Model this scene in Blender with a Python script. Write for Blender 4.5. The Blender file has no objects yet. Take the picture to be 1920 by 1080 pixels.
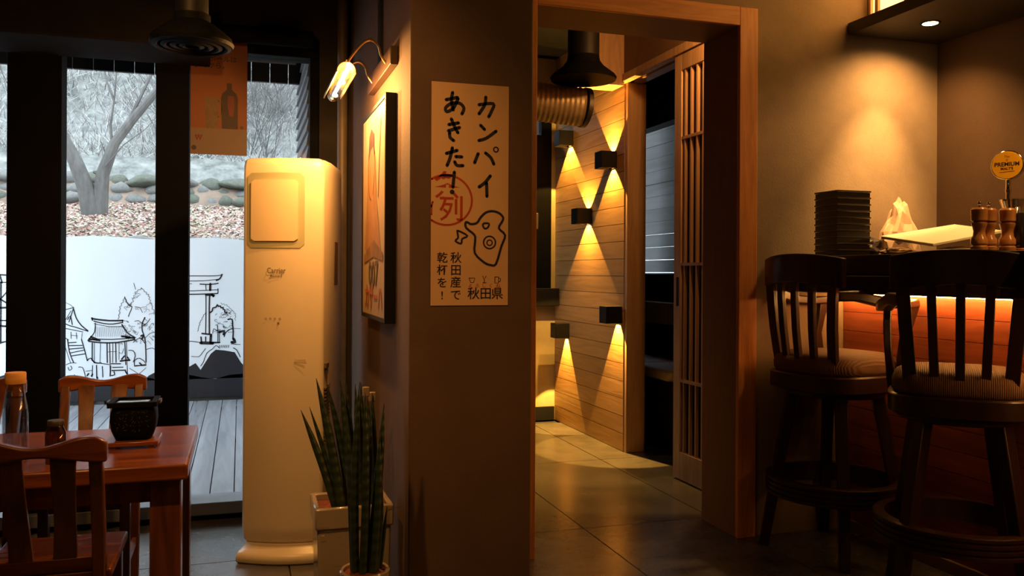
import bpy, bmesh, math, random
from mathutils import Vector, Matrix, noise
R = math.radians
PI = math.pi
scene = bpy.context.scene
C = scene.collection

# ------------------------------------------------------------------ camera
CAM_H = 1.28
FOCAL = 1600.0                       # pixels at 1920 wide
yaw, roll = math.atan(510 / 1600), R(0.3)
cd = bpy.data.cameras.new('camera')
cam = bpy.data.objects.new('camera', cd); C.objects.link(cam)
cd.sensor_width = 36.0
cd.lens = 36.0 * FOCAL / 1920
cd.shift_y = (512 - 540) / 1920
cd.clip_start = 0.02
fw = Vector((math.sin(yaw), math.cos(yaw), 0))
r0 = Vector((math.cos(yaw), -math.sin(yaw), 0)); up = Vector((0, 0, 1))
rr = r0 * math.cos(roll) + up * math.sin(roll)
uu = up * math.cos(roll) - r0 * math.sin(roll)
cam.matrix_world = Matrix(((rr.x, uu.x, -fw.x, 0), (rr.y, uu.y, -fw.y, 0), (rr.z, uu.z, -fw.z, CAM_H), (0, 0, 0, 1)))
scene.camera = cam

# ------------------------------------------------------------------ world, exposure
w = bpy.data.worlds.new('overcast_sky'); scene.world = w; w.use_nodes = True
bg = w.node_tree.nodes['Background']
bg.inputs[0].default_value = (0.80, 0.91, 1.0, 1)
bg.inputs[1].default_value = 6.2
vs = scene.view_settings
vs.view_transform = 'Standard'; vs.look = 'None'; vs.gamma = 1; vs.exposure = 0.0; vs.use_curve_mapping = False
scene.cycles.max_bounces = 8
scene.cycles.diffuse_bounces = 4
scene.cycles.glossy_bounces = 4
scene.cycles.transparent_max_bounces = 12
scene.cycles.sample_clamp_indirect = 3.0
scene.cycles.caustics_reflective = False
scene.cycles.caustics_refractive = False
WARM = (1.0, 0.45, 0.12)
AMBER = (1.0, 0.50, 0.085)

# ------------------------------------------------------------------ mesh helpers
class MB:
    def __init__(s): s.v = []; s.f = []; s.m = []; s.mi = 0
    def add(s, vs_, fs):
        o = len(s.v); s.v += [tuple(p) for p in vs_]
        for f in fs: s.f.append(tuple(o + i for i in f)); s.m.append(s.mi)
        return s
    def box(s, x0, x1, y0, y1, z0, z1):
        return s.add([(x0,y0,z0),(x1,y0,z0),(x1,y1,z0),(x0,y1,z0),(x0,y0,z1),(x1,y0,z1),(x1,y1,z1),(x0,y1,z1)],
                     [(0,3,2,1),(4,5,6,7),(0,1,5,4),(1,2,6,5),(2,3,7,6),(3,0,4,7)])
    def hexa(s, lo, hi):            # two quads, bottom and top
        return s.add(list(lo) + list(hi), [(0,3,2,1),(4,5,6,7),(0,1,5,4),(1,2,6,5),(2,3,7,6),(3,0,4,7)])
    def tube(s, pts, rad, n=8, sq=None, cap=True):
        pts = [Vector(p) for p in pts]; k = len(pts)
        if not isinstance(rad, (list, tuple)): rad = [rad] * k
        rings = []; prev = None
        for i, p in enumerate(pts):
            t = (pts[min(i+1,k-1)] - pts[max(i-1,0)]).normalized()
            if prev is None:
                a = Vector((0,0,1)) if abs(t.z) < .9 else Vector((1,0,0))
                nrm = (a - t * a.dot(t)).normalized()
            else: nrm = (prev - t * prev.dot(t)).normalized()
            prev = nrm; b = t.cross(nrm)
            ru, rv = (rad[i], rad[i]) if sq is None else (rad[i] * sq[0], rad[i] * sq[1])
            rings.append([p + nrm * math.cos(2*PI*j/n) * ru + b * math.sin(2*PI*j/n) * rv for j in range(n)])
        vv = [q for r_ in rings for q in r_]; ff = []
        for i in range(k-1):
            for j in range(n): ff.append((i*n+j, i*n+(j+1)%n, (i+1)*n+(j+1)%n, (i+1)*n+j))
        if cap: ff.append(tuple(range(n-1,-1,-1))); ff.append(tuple((k-1)*n+j for j in range(n)))
        return s.add(vv, ff)
    def lathe(s, prof, n=24, c=(0,0,0)):
        vv = []; ff = []; k = len(prof)
        for r_, z in prof:
            for j in range(n): vv.append((c[0]+r_*math.cos(2*PI*j/n), c[1]+r_*math.sin(2*PI*j/n), c[2]+z))
        for i in range(k-1):
            for j in range(n): ff.append((i*n+j, i*n+(j+1)%n, (i+1)*n+(j+1)%n, (i+1)*n+j))
        ff.append(tuple(range(n-1,-1,-1))); ff.append(tuple((k-1)*n+j for j in range(n)))
        return s.add(vv, ff)
    def prism(s, poly, a0, a1, axis='z'):
        n = len(poly)
        def P(p, a): return (p[0],p[1],a) if axis == 'z' else (p[0],a,p[1]) if axis == 'y' else (a,p[0],p[1])
        vv = [P(p,a0) for p in poly] + [P(p,a1) for p in poly]
        return s.add(vv, [tuple(range(n-1,-1,-1)), tuple(range(n,2*n))] + [(i,(i+1)%n,n+(i+1)%n,n+i) for i in range(n)])
    def bar(s, a, b, wd, th, upv=(0,0,1)):   # rectangular bar between two points
        a, b = Vector(a), Vector(b); t = (b-a).normalized(); u_ = Vector(upv)
        u_ = (u_ - t*u_.dot(t)).normalized(); v_ = t.cross(u_)
        q = [u_*th/2+v_*wd/2, u_*th/2-v_*wd/2, -u_*th/2-v_*wd/2, -u_*th/2+v_*wd/2]
        return s.hexa([a+k for k in q], [b+k for k in q])
    def sweep(s, pts, secs):        # pts: centres, secs: list of (half-width vec, half-thick vec)
        vv = []; ff = []; n = 4
        for p, (u_, v_) in zip(pts, secs):
            p, u_, v_ = Vector(p), Vector(u_), Vector(v_)
            vv += [p-u_-v_, p+u_-v_, p+u_+v_, p-u_+v_]
        for i in range(len(pts)-1):
            for j in range(4): ff.append((i*4+j, i*4+(j+1)%4, (i+1)*4+(j+1)%4, (i+1)*4+j))
        k = len(pts)-1
        ff += [(3,2,1,0), (k*4,k*4+1,k*4+2,k*4+3)]
        return s.add(vv, ff)
    # flat printed stroke in the local XZ plane at depth y
    def stroke(s, pts, wd, y=0.0, smooth=2, closed=False):
        P = [Vector((p[0], p[1])) for p in pts]
        if smooth and len(P) > 2:
            Q = []
            m = len(P) - (0 if closed else 1)
            for i in range(m):
                g = lambda j: P[j % len(P)] if closed else P[max(0, min(j, len(P)-1))]
                a, b, c_, d = g(i-1), g(i), g(i+1), g(i+2)
                for k in range(smooth+1):
                    t = k/(smooth+1)
                    Q.append(.5*((2*b)+(c_-a)*t+(2*a-5*b+4*c_-d)*t*t+(3*b-a-3*c_+d)*t**3))
            if not closed: Q.append(P[-1])
            P = Q
        if closed: P = P + [P[0]]
        h = wd/2; L = []; Rr = []
        for i, p in enumerate(P):
            t = P[min(i+1,len(P)-1)] - P[max(i-1,0)]
            if t.length < 1e-9: t = Vector((1,0))
            t.normalize(); nn = Vector((-t.y, t.x))
            L.append(p+nn*h); Rr.append(p-nn*h)
        vv = [(q.x,y,q.y) for q in L] + [(q.x,y,q.y) for q in Rr]; n = len(P)
        s.add(vv, [(i,n+i,n+i+1,i+1) for i in range(n-1)])
        if not closed:
            for p in (P[0], P[-1]): s.disc(p.x, p.y, h, y, 8)
        return s
    def disc(s, x, z, r_, y=0.0, n=16):
        return s.add([(x+r_*math.cos(2*PI*j/n), y, z+r_*math.sin(2*PI*j/n)) for j in range(n)], [tuple(range(n))])
    def ring(s, x, z, r_, wd, y=0.0, n=24, a0=0, a1=360):
        P = [(x+r_*math.cos(R(a0+(a1-a0)*i/n)), z+r_*math.sin(R(a0+(a1-a0)*i/n))) for i in range(n+1)]
        return s.stroke(P, wd, y, 0)
    def poly(s, pts, y=0.0):
        return s.add([(p[0],y,p[1]) for p in pts], [tuple(range(len(pts)))])
    def mesh(s, name, smooth=35):
        me = bpy.data.meshes.new(name); me.from_pydata(s.v, [], s.f)
        if any(s.m): me.polygons.foreach_set('material_index', s.m)
        me.validate(); me.update()
        if smooth:
            me.polygons.foreach_set('use_smooth', [True]*len(me.polygons))
            me.set_sharp_from_angle(angle=R(smooth))
        return me

def obj(name, mb, mat, parent=None, bevel=0, seg=2, smooth=35, loc=None, rot=None):
    me = mb.mesh(name, smooth) if isinstance(mb, MB) else mb
    if mat is not None and not me.materials:
        for m_ in (mat if isinstance(mat, (list, tuple)) else [mat]): me.materials.append(m_)
    o = bpy.data.objects.new(name, me); C.objects.link(o)
    if parent: o.parent = parent
    if loc: o.location = loc
    if rot: o.rotation_euler = rot
    if bevel:
        b = o.modifiers.new('bevel', 'BEVEL'); b.width = bevel; b.segments = seg; b.limit_method = 'ANGLE'; b.angle_limit = R(40)
    return o
def thing(name, label, cat, loc=(0,0,0), rotz=0, group=None, kind=None):
    o = bpy.data.objects.new(name, None); C.objects.link(o)
    o.empty_display_size = .05
    o.location = loc; o.rotation_euler = (0,0,rotz)
    if label: o['label'] = label
    if cat: o['category'] = cat
    if group: o['group'] = group
    if kind: o['kind'] = kind
    return o
def tag(o, label, cat, group=None, kind=None):
    o['label'] = label; o['category'] = cat
    if group: o['group'] = group
    if kind: o['kind'] = kind
    return o
def struct(o, label=None, cat=None):
    o['kind'] = 'structure'
    if label: o['label'] = label
    if cat: o['category'] = cat
    return o
def dup(root, loc, rotz, label, group=None):
    r_ = root.copy(); C.objects.link(r_); r_.location = loc; r_.rotation_euler = (0,0,rotz); r_['label'] = label
    if group: r_['group'] = group
    for ch in list(root.children):
        c_ = ch.copy(); C.objects.link(c_); c_.parent = r_
        for g in list(ch.children):
            d = g.copy(); C.objects.link(d); d.parent = c_
    return r_
def lamp(name, kind, energy, col, loc, parent=None, rot=(0,0,0), size=.03, angle=60, blend=.3):
    l = bpy.data.lights.new(name, kind); l.energy = energy; l.color = col
    if kind != 'AREA': l.shadow_soft_size = size
    if kind == 'SPOT': l.spot_size = R(angle); l.spot_blend = blend
    o = bpy.data.objects.new(name, l); C.objects.link(o); o.location = loc; o.rotation_euler = rot
    if parent: o.parent = parent
    return o
def text_mb(mb, s, size, x, z, y=0.0, bold=0.0, sx=1.0, align='CENTER'):
    cu = bpy.data.curves.new('t', 'FONT'); cu.body = s; cu.size = size; cu.align_x = align; cu.align_y = 'CENTER'
    cu.offset = bold; cu.resolution_u = 3
    o = bpy.data.objects.new('t', cu); C.objects.link(o)
    dg = bpy.context.evaluated_depsgraph_get()
    me = bpy.data.meshes.new_from_object(o.evaluated_get(dg))
    if len(me.vertices):
        mb.add([(x + v.co.x*sx, y, z + v.co.y) for v in me.vertices], [tuple(p.vertices) for p in me.polygons])
    bpy.data.objects.remove(o); bpy.data.curves.remove(cu); bpy.data.meshes.remove(me)
    return mb

# ------------------------------------------------------------------ materials
def nodes(name):
    m = bpy.data.materials.new(name); m.use_nodes = True
    nt = m.node_tree; b = nt.nodes['Principled BSDF']
    return m, nt, b
def mat(name, col, rough=.6, metal=0, var=.25, scale=6, bump=0, bscale=60, spec=.5, coat=0, stretch=(1,1,1), emit=None, es=0):
    m, nt, b = nodes(name); N = nt.nodes; L = nt.links
    b.inputs['Roughness'].default_value = rough; b.inputs['Metallic'].default_value = metal
    b.inputs['Specular IOR Level'].default_value = spec; b.inputs['Coat Weight'].default_value = coat
    tc = N.new('ShaderNodeTexCoord'); mp = N.new('ShaderNodeMapping'); mp.inputs['Scale'].default_value = stretch
    L.new(tc.outputs['Object'], mp.inputs[0])
    nz = N.new('ShaderNodeTexNoise'); nz.inputs['Scale'].default_value = scale; nz.inputs['Detail'].default_value = 6
    nz.inputs['Roughness'].default_value = .65
    L.new(mp.outputs[0], nz.inputs[0])
    rp = N.new('ShaderNodeValToRGB'); rp.color_ramp.elements[0].position = .3; rp.color_ramp.elements[1].position = .7
    rp.color_ramp.elements[0].color = tuple(c*(1-var) for c in col)+(1,)
    rp.color_ramp.elements[1].color = tuple(min(1,c*(1+var)) for c in col)+(1,)
    L.new(nz.outputs[0], rp.inputs[0]); L.new(rp.outputs[0], b.inputs['Base Color'])
    if bump:
        n2 = N.new('ShaderNodeTexNoise'); n2.inputs['Scale'].default_value = bscale; n2.inputs['Detail'].default_value = 4
        L.new(mp.outputs[0], n2.inputs[0])
        bp = N.new('ShaderNodeBump'); bp.inputs['Strength'].default_value = bump; bp.inputs['Distance'].default_value = .01
        L.new(n2.outputs[0], bp.inputs['Height']); L.new(bp.outputs[0], b.inputs['Normal'])
    if emit:
        b.inputs['Emission Color'].default_value = tuple(emit)+(1,); b.inputs['Emission Strength'].default_value = es
    return m
def wood(name, c1, c2, axis='y', scale=14, rough=.4, bump=.12, coat=0, stretch=14):
    m, nt, b = nodes(name); N = nt.nodes; L = nt.links
    st = [stretch if False else 1.0]*3
    st = {'x': (1/stretch*1.0,1,1), 'y': (1,1/stretch,1), 'z': (1,1,1/stretch)}[axis]
    tc = N.new('ShaderNodeTexCoord'); mp = N.new('ShaderNodeMapping'); mp.inputs['Scale'].default_value = st
    L.new(tc.outputs['Object'], mp.inputs[0])
    oi = N.new('ShaderNodeObjectInfo'); ad = N.new('ShaderNodeVectorMath'); ad.operation = 'ADD'
    cmb = N.new('ShaderNodeMath'); cmb.operation = 'MULTIPLY'; cmb.inputs[1].default_value = 37.0
    L.new(oi.outputs['Random'], cmb.inputs[0]); L.new(mp.outputs[0], ad.inputs[0]); L.new(cmb.outputs[0], ad.inputs[1])
    nz = N.new('ShaderNodeTexNoise'); nz.inputs['Scale'].default_value = scale; nz.inputs['Detail'].default_value = 8
    nz.inputs['Roughness'].default_value = .6; nz.inputs['Distortion'].default_value = 1.2
    L.new(ad.outputs[0], nz.inputs[0])
    rp = N.new('ShaderNodeValToRGB'); e = rp.color_ramp.elements
    e[0].position = .32; e[1].position = .68; e[0].color = tuple(c1)+(1,); e[1].color = tuple(c2)+(1,)
    L.new(nz.outputs[0], rp.inputs[0])
    hv = N.new('ShaderNodeHueSaturation'); mr = N.new('ShaderNodeMapRange')
    mr.inputs[3].default_value = .85; mr.inputs[4].default_value = 1.15
    L.new(oi.outputs['Random'], mr.inputs[0]); L.new(mr.outputs[0], hv.inputs['Value'])
    L.new(rp.outputs[0], hv.inputs['Color']); L.new(hv.outputs[0], b.inputs['Base Color'])
    b.inputs['Roughness'].default_value = rough; b.inputs['Coat Weight'].default_value = coat; b.inputs['Coat Roughness'].default_value = .15
    bp = N.new('ShaderNodeBump'); bp.inputs['Strength'].default_value = bump; bp.inputs['Distance'].default_value = .004
    L.new(nz.outputs[0], bp.inputs['Height']); L.new(bp.outputs[0], b.inputs['Normal'])
    return m
def emitm(name, col, s):
    m = bpy.data.materials.new(name); m.use_nodes = True; nt = m.node_tree; nt.nodes.clear()
    e = nt.nodes.new('ShaderNodeEmission'); e.inputs[0].default_value = tuple(col)+(1,); e.inputs[1].default_value = s
    o = nt.nodes.new('ShaderNodeOutputMaterial'); nt.links.new(e.outputs[0], o.inputs[0]); return m
def glassm(name, fac=.06, tint=(1,1,1), rough=0.0):
    m = bpy.data.materials.new(name); m.use_nodes = True; nt = m.node_tree; nt.nodes.clear(); N = nt.nodes; L = nt.links
    t = N.new('ShaderNodeBsdfTransparent'); t.inputs[0].default_value = tuple(tint)+(1,)
    g = N.new('ShaderNodeBsdfGlossy'); g.inputs['Roughness'].default_value = rough
    lw = N.new('ShaderNodeLayerWeight'); lw.inputs[0].default_value = .25
    mr = N.new('ShaderNodeMapRange'); mr.inputs[3].default_value = fac; mr.inputs[4].default_value = min(1, fac*8)
    L.new(lw.outputs['Facing'], mr.inputs[0])
    mx = N.new('ShaderNodeMixShader'); L.new(mr.outputs[0], mx.inputs[0]); L.new(t.outputs[0], mx.inputs[1]); L.new(g.outputs[0], mx.inputs[2])
    o = N.new('ShaderNodeOutputMaterial'); L.new(mx.outputs[0], o.inputs[0]); return m

M = dict(
    plaster=mat('plaster', (.30,.215,.14), .85, var=.18, scale=3.5, bump=.10, bscale=90),
    plaster_pillar=mat('pillar_plaster', (.118,.070,.045), .85, var=.18, scale=3, bump=.10, bscale=90),
    plaster_dark=mat('dark_plaster', (.03,.026,.022), .95, var=.2, spec=.2),
    black=mat('black_paint', (.007,.007,.008), .55, var=.2, spec=.25),
    ceiling=mat('black_ceiling', (.010,.009,.008), .95, var=.3, scale=10, spec=.1),
    frame_black=mat('black_window_frame', (.0035,.0035,.004), .7, var=.2, spec=.06),
    tile=mat('concrete_tile', (.085,.078,.07), .27, var=.30, scale=5, bump=.05, bscale=25, spec=.5),
    grout=mat('grout', (.02,.018,.016), .9),
    trim=wood('trim_wood', (.56,.20,.05), (.82,.34,.10), 'z', 30, .45),
    trimx=wood('trim_wood_across', (.56,.20,.05), (.82,.34,.10), 'x', 30, .45),
    jamb=mat('jamb_board', (.21,.115,.058), .6, var=.15, scale=8, stretch=(8,8,.6)),
    plank=wood('ash_plank', (.40,.22,.08), (.56,.33,.13), 'y', 22, .42, .25),
    post=wood('post_wood', (.40,.23,.11), (.58,.36,.19), 'z', 22, .45),
    rosewood=wood('rosewood', (.085,.020,.006), (.24,.070,.018), 'x', 16, .27, .0, coat=.0),
    rosewoody=wood('rosewood_deep', (.055,.015,.006), (.19,.062,.018), 'z', 16, .28, .08, coat=.4),
    walnut=wood('dark_walnut', (.018,.006,.003), (.042,.014,.006), 'z', 18, .4, .06, coat=.1),
    barplank=wood('bar_plank', (.25,.055,.020), (.42,.105,.042), 'y', 20, .4, .15),
    cushion=None,
    ac=mat('cream_plastic', (.72,.62,.44), .32, var=.04, scale=3, spec=.5),
    ac_panel=mat('cream_panel', (.70,.57,.37), .2, var=.03),
    ac_grey=mat('olive_grey_plastic', (.42,.40,.24), .4, var=.05),
    ac_dark=mat('dark_grille', (.09,.06,.035), .5, var=.2),
    ac_text=mat('grey_print', (.18,.14,.09), .5, var=.1),
    paper=mat('poster_paper', (.66,.42,.225), .7, var=.04, scale=4),
    ink=mat('black_ink', (.012,.010,.014), .6, var=.1),
    redink=mat('red_ink', (.42,.045,.012), .6, var=.12),
    orange=mat('orange_print', (.15,.040,.003), .6, var=.08, scale=4),
    lowpaper=mat('beige_print', (.13,.085,.062), .6, var=.05),
    bottleprint=mat('brown_print', (.022,.007,.005), .6, var=.35, scale=20),
    redprint=mat('red_print', (.10,.012,.006), .6, var=.2, scale=12),
    glassprint=mat('glass_print', (.10,.06,.025), .6, var=.35, scale=22),
    white_ceramic=mat('white_glazed', (.34,.28,.21), .15, var=.05, coat=.5),
    soil=mat('red_soil', (.18,.04,.02), .9, var=.4, scale=60, bump=.4),
    brass=mat('brass', (.70,.45,.18), .3, 1, var=.08),
    chrome=mat('chrome', (.80,.76,.70), .12, 1, var=.03),
    steel=mat('dull_steel', (.08,.07,.06), .5, .6, var=.15),
    duct=mat('flex_duct', (.42,.33,.20), .4, .2, var=.15, scale=18),
    castiron=mat('cast_iron', (.005,.005,.005), .6, .0, spec=.04, var=.3, scale=30, bump=.15),
    paintwhite=mat('white_script', (.10,.095,.085), .7, var=.3, scale=40),
    tray=mat('black_lacquer', (.018,.014,.012), .25, var=.2, coat=.3),
    lacquer=mat('lacquer_lid', (.035,.026,.02), .22, var=.1, coat=.5),
    board=mat('white_board', (.85,.82,.62), .35, var=.03),
    darkbag=mat('dark_bag', (.022,.014,.016), .35, var=.4, scale=15, bump=.6, bscale=20),
    tapyellow=mat('yellow_enamel', (.80,.42,.015), .35, var=.04, coat=.3),
    millwood=wood('mill_wood', (.30,.12,.035), (.45,.20,.06), 'z', 18, .25, .05, coat=.6),
    bamboo=mat('bamboo_cap', (.66,.34,.10), .5, var=.1, scale=20, stretch=(1,1,6)),
    deck=wood('deck_board', (.20,.205,.225), (.33,.335,.36), 'y', 10, .2, .15),
    banner=mat('white_banner', (.86,.90,.95), .6, var=.03, scale=1.2),
    bark=mat('bark', (.085,.078,.073), .9, var=.35, scale=14, bump=.5, bscale=30, stretch=(1,1,.3)),
    twig=mat('dry_twig', (.10,.095,.09), .9, var=.3),
    hill=mat('winter_hillside', (.155,.158,.15), .95, var=.6, scale=5, bump=.5, bscale=6),
    lawn=mat('leafy_ground', (.17,.12,.09), .95, var=.35, scale=3),
    moss=mat('mossy_stone', (.075,.08,.062), .9, var=.30, scale=5, bump=.4, bscale=14),
    stone=mat('grey_stone', (.115,.112,.106), .85, var=.25, scale=5, bump=.4, bscale=14),
    siding=mat('grey_siding', (.20,.195,.20), .7, var=.15, scale=8),
    fence=wood('grey_fence', (.06,.06,.063), (.105,.107,.11), 'y', 9, .7, .2),
    fabric=mat('grey_cushion', (.72,.66,.65), .9, var=.08, scale=40),
    glow=emitm('lamp_glow', (1,.72,.32), 26),
    filament=emitm('filament_glow', (1,.62,.22), 60),
    sconce_lens=emitm('sconce_lens', (1,.74,.25), 14),
    strip=emitm('led_strip', (1,.46,.11), 75),
    lantern=emitm('lantern_paper', (1,.48,.11), 5),
    pane=glassm('window_glass', .025, (.96,.98,.98)),
    dark_pane=glassm('smoked_pane', .05, (.25,.16,.09)),
    clear=glassm('clear_glass', .10, (.90,.92,.92)),
    film=glassm('plastic_film', .12, (.93,.90,.84), .15),
)
def leafm(name, cols):
    m, nt, b = nodes(name); N = nt.nodes; L = nt.links
    ge = N.new('ShaderNodeNewGeometry'); rp = N.new('ShaderNodeValToRGB'); rp.color_ramp.interpolation = 'CONSTANT'
    e = rp.color_ramp.elements
    while len(e) < len(cols): e.new(1)
    for i, c in enumerate(cols): e[i].position = i/len(cols); e[i].color = tuple(c)+(1,)
    L.new(ge.outputs['Random Per Island'], rp.inputs[0]); L.new(rp.outputs[0], b.inputs['Base Color'])
    b.inputs['Roughness'].default_value = .8
    return m
M['litter'] = leafm('fallen_leaves', [(0.22,0.10,0.08),(0.28,0.18,0.14),(0.31,0.24,0.20),(0.34,0.29,0.25),(0.19,0.07,0.06),(0.26,0.20,0.15),(0.30,0.26,0.23),(0.19,0.18,0.10)])
# ribbed cushion and banded leaves
def ribbed(name, c1, c2, axis, freq):
    m, nt, b = nodes(name); N = nt.nodes; L = nt.links
    tc = N.new('ShaderNodeTexCoord'); wv = N.new('ShaderNodeTexWave'); wv.bands_direction = axis
    wv.inputs['Scale'].default_value = freq; wv.inputs['Distortion'].default_value = .6; wv.inputs['Detail'].default_value = 1
    L.new(tc.outputs['Object'], wv.inputs[0])
    rp = N.new('ShaderNodeValToRGB'); rp.color_ramp.elements[0].color = tuple(c1)+(1,); rp.color_ramp.elements[1].color = tuple(c2)+(1,)
    L.new(wv.outputs[0], rp.inputs[0]); L.new(rp.outputs[0], b.inputs['Base Color'])
    bp = N.new('ShaderNodeBump'); bp.inputs['Strength'].default_value = .4; bp.inputs['Distance'].default_value = .004
    L.new(wv.outputs[0], bp.inputs['Height']); L.new(bp.outputs[0], b.inputs['Normal']); b.inputs['Roughness'].default_value = .75
    return m
M['cushion'] = ribbed('corduroy', (.12,.055,.026), (.19,.095,.046), 'Y', 45)
M['leaf'] = ribbed('snake_leaf', (.020,.038,.016), (.030,.052,.022), 'Z', 9)
M['leaf'].node_tree.nodes['Principled BSDF'].inputs['Roughness'].default_value = .4

# ------------------------------------------------------------------ the room: floor
fl = obj('floor', MB().box(-3.1,4.1,-1.7,7.7,-.12,-.012), M['grout']); struct(fl)
tw, tl = .72, 1.44
tiles = {}
def ftile(x0,x1,y0,y1):
    k = (round(x1-x0,3), round(y1-y0,3))
    if k not in tiles: tiles[k] = MB().box(.003,k[0]-.003,.003,k[1]-.003,-.012,0).mesh('tile', 0)
    obj('tile', tiles[k], M['tile'], fl, loc=(x0,y0,0))
xs = [1.65 + tw*i for i in range(-7,4)]; ys = [3.97 + tl*i for i in range(-4,3)]
for a in range(len(xs)-1):
    for b in range(len(ys)-1):
        if ys[b] >= 4.7 and xs[a+1] < .5: continue
        y1 = min(ys[b+1], 7.6)
        if xs[a] < .5 and y1 > 4.7: y1 = 4.7
        if y1 - ys[b] > .02: ftile(xs[a], min(xs[a+1], 3.6), ys[b], y1)

# walls, ceiling
struct(obj('ceiling', MB().box(-3.1,4.1,-1.7,7.7,3.15,3.25), M['ceiling'], smooth=0))
struct(obj('wall_left', MB().box(-3.1,-3.0,-1.7,4.7,0,3.15), M['plaster_dark'], smooth=0))
struct(obj('wall_rear', MB().box(-3.1,3.6,-1.7,-1.6,0,3.15), M['plaster_dark'], smooth=0))
struct(obj('wall_bar', MB().box(3.51,3.61,-1.6,3.93,0,3.15), mat('red_brown_plaster', (.085,.046,.022), .85, var=.14, scale=3.5, bump=.10, bscale=90), smooth=0))
# wall with the wide opening: right piece, piece above, left stub
wo = obj('wall_front', MB().box(2.40,3.51,3.62,3.93,0,3.15).box(.94,2.40,3.62,3.93,2.57,3.15).box(.94,1.17,3.64,3.93,0,2.57), M['plaster'], smooth=0); struct(wo)
pw = obj('wall_pillar', MB().box(.565,1.017,2.95,4.80,0,3.15), M['plaster_pillar'], bevel=.006, smooth=0); struct(pw)
struct(obj('trim_8', MB().box(.985,1.022,2.93,2.96,0,.07).box(1.017,1.03,2.96,3.62,0,.07), M['black'], bevel=.002))
# timber frame lining the opening
tf = struct(thing('trim_1', None, None))
obj('jamb', MB().box(2.30,2.40,3.60,3.625,0,2.575), M['trim'], tf, bevel=.003)
obj('jamb', MB().box(1.17,1.262,3.60,3.64,0,2.575), M['trim'], tf, bevel=.003)
obj('lintel', MB().box(1.262,2.30,3.60,3.625,2.485,2.575), M['trimx'], tf, bevel=.003)
obj('lining', MB().box(2.30,2.40,3.625,3.94,0,2.485), M['jamb'], tf, bevel=.002)
obj('lining', MB().box(1.17,1.25,3.64,3.94,0,2.485), M['jamb'], tf, bevel=.002)
obj('soffit', MB().box(1.17,2.40,3.625,3.94,2.485,2.57), M['jamb'], tf, bevel=.002)

# corridor behind the opening
cw = struct(obj('wall_corridor', MB().box(2.645,2.74,5.60,7.0,0,3.15), M['plaster_dark'], smooth=0))
pm = {}
rows = 25
for i in range(rows):
    z0 = .002 + i*.126
    L_ = 1.40
    if 'p' not in pm: pm['p'] = MB().box(-.018,0,0,L_,.0015,.1235).mesh('plank', 0)
    obj('plank', pm['p'], M['plank'], cw, loc=(2.645,5.60,z0))
we = struct(obj('wall_end', MB().box(.9,2.74,7.0,7.1,0,1.02).box(.9,1.3,7.0,7.1,1.02,2.9).box(2.585,2.74,7.0,7.1,1.02,2.9).box(.9,2.74,7.0,7.1,2.75,3.15), mat('ochre_plaster', (.42,.36,.22), .85, var=.1), smooth=0))
struct(obj('baseboard_end', MB().box(.92,2.62,6.98,7.0,0,.12), M['black'], bevel=.003))
wn = struct(thing('window_3', None, None))
obj('window_frame', MB().box(1.3,2.585,6.99,7.06,1.02,1.10).box(1.3,2.585,6.99,7.06,2.66,2.75).box(2.49,2.585,6.99,7.06,1.10,2.66).box(1.3,1.38,6.99,7.06,1.10,2.66), M['frame_black'], wn)
obj('sash', MB().box(1.38,2.49,6.985,7.03,1.10,2.48), M['frame_black'], wn, bevel=.004)
obj('handle', MB().box(2.43,2.455,6.955,6.985,1.66,1.80), M['steel'], wn, bevel=.004)
obj('pane', MB().box(1.38,2.49,7.02,7.03,2.50,2.66), M['pane'], wn, smooth=0)
obj('window_sill', MB().box(1.25,2.62,6.88,7.0,1.00,1.15), M['black'], wn, bevel=.004)
struct(obj('wall_corridor_left', MB().box(.84,.94,4.8,6.2,0,3.15).box(.84,.94,6.75,7.1,0,3.15).box(.84,.94,6.2,6.75,0,.95).box(.84,.94,6.2,6.75,2.0,3.15), M['plaster_dark'], smooth=0))
w2 = struct(thing('window_added', None, None))  # unseen window, added to bring daylight onto the plank wall
obj('window_frame', MB().box(.85,.93,6.2,6.75,.95,1.0).box(.85,.93,6.2,6.75,1.95,2.0).box(.85,.93,6.2,6.25,1.0,1.95).box(.85,.93,6.70,6.75,1.0,1.95), M['frame_black'], w2)
obj('pane', MB().box(.887,.893,6.25,6.70,1.0,1.95), M['pane'], w2, smooth=0)
# side room beyond the sliding door
struct(obj('wall_side_room', MB().box(3.5,3.6,4.2,7.7,0,1.22).box(3.5,3.6,4.2,7.7,2.70,3.15).box(3.5,3.6,4.2,5.3,1.22,2.7).box(2.645,3.6,4.2,4.3,0,3.15).box(2.74,3.6,7.6,7.7,0,3.15).box(2.645,2.74,7.1,7.7,0,3.15), M['plaster_dark'], smooth=0))
w4 = struct(thing('window_4', None, None))
obj('window_frame', MB().box(3.47,3.6,5.3,7.6,1.18,1.28).box(3.47,3.6,5.3,7.6,2.58,2.85).box(3.47,3.6,5.3,5.38,1.28,2.62), M['black'], w4, bevel=.003)
obj('pane', MB().box(3.54,3.55,5.38,7.6,1.28,2.60), M['pane'], w4, smooth=0)
tb = struct(thing('trim_5', None, None))
for k in range(4):
    obj('ceiling_batten', MB().box(2.80+.17*k,2.86+.17*k,4.3,7.6,2.95,3.15), M['post'], tb, bevel=.003)
dp = struct(thing('trim_2', None, None))
obj('door_post', MB().box(2.632,2.778,5.555,5.60,0,2.645), M['post'], dp, bevel=.003)
obj('door_post', MB().box(2.66,2.745,3.93,4.3,0,2.645), M['post'], dp, bevel=.003)
dh = struct(thing('trim_3', None, None))
obj('header', MB().box(2.60,2.75,3.94,5.60,2.70,3.15), M['jamb'], dh, bevel=.003)
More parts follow.
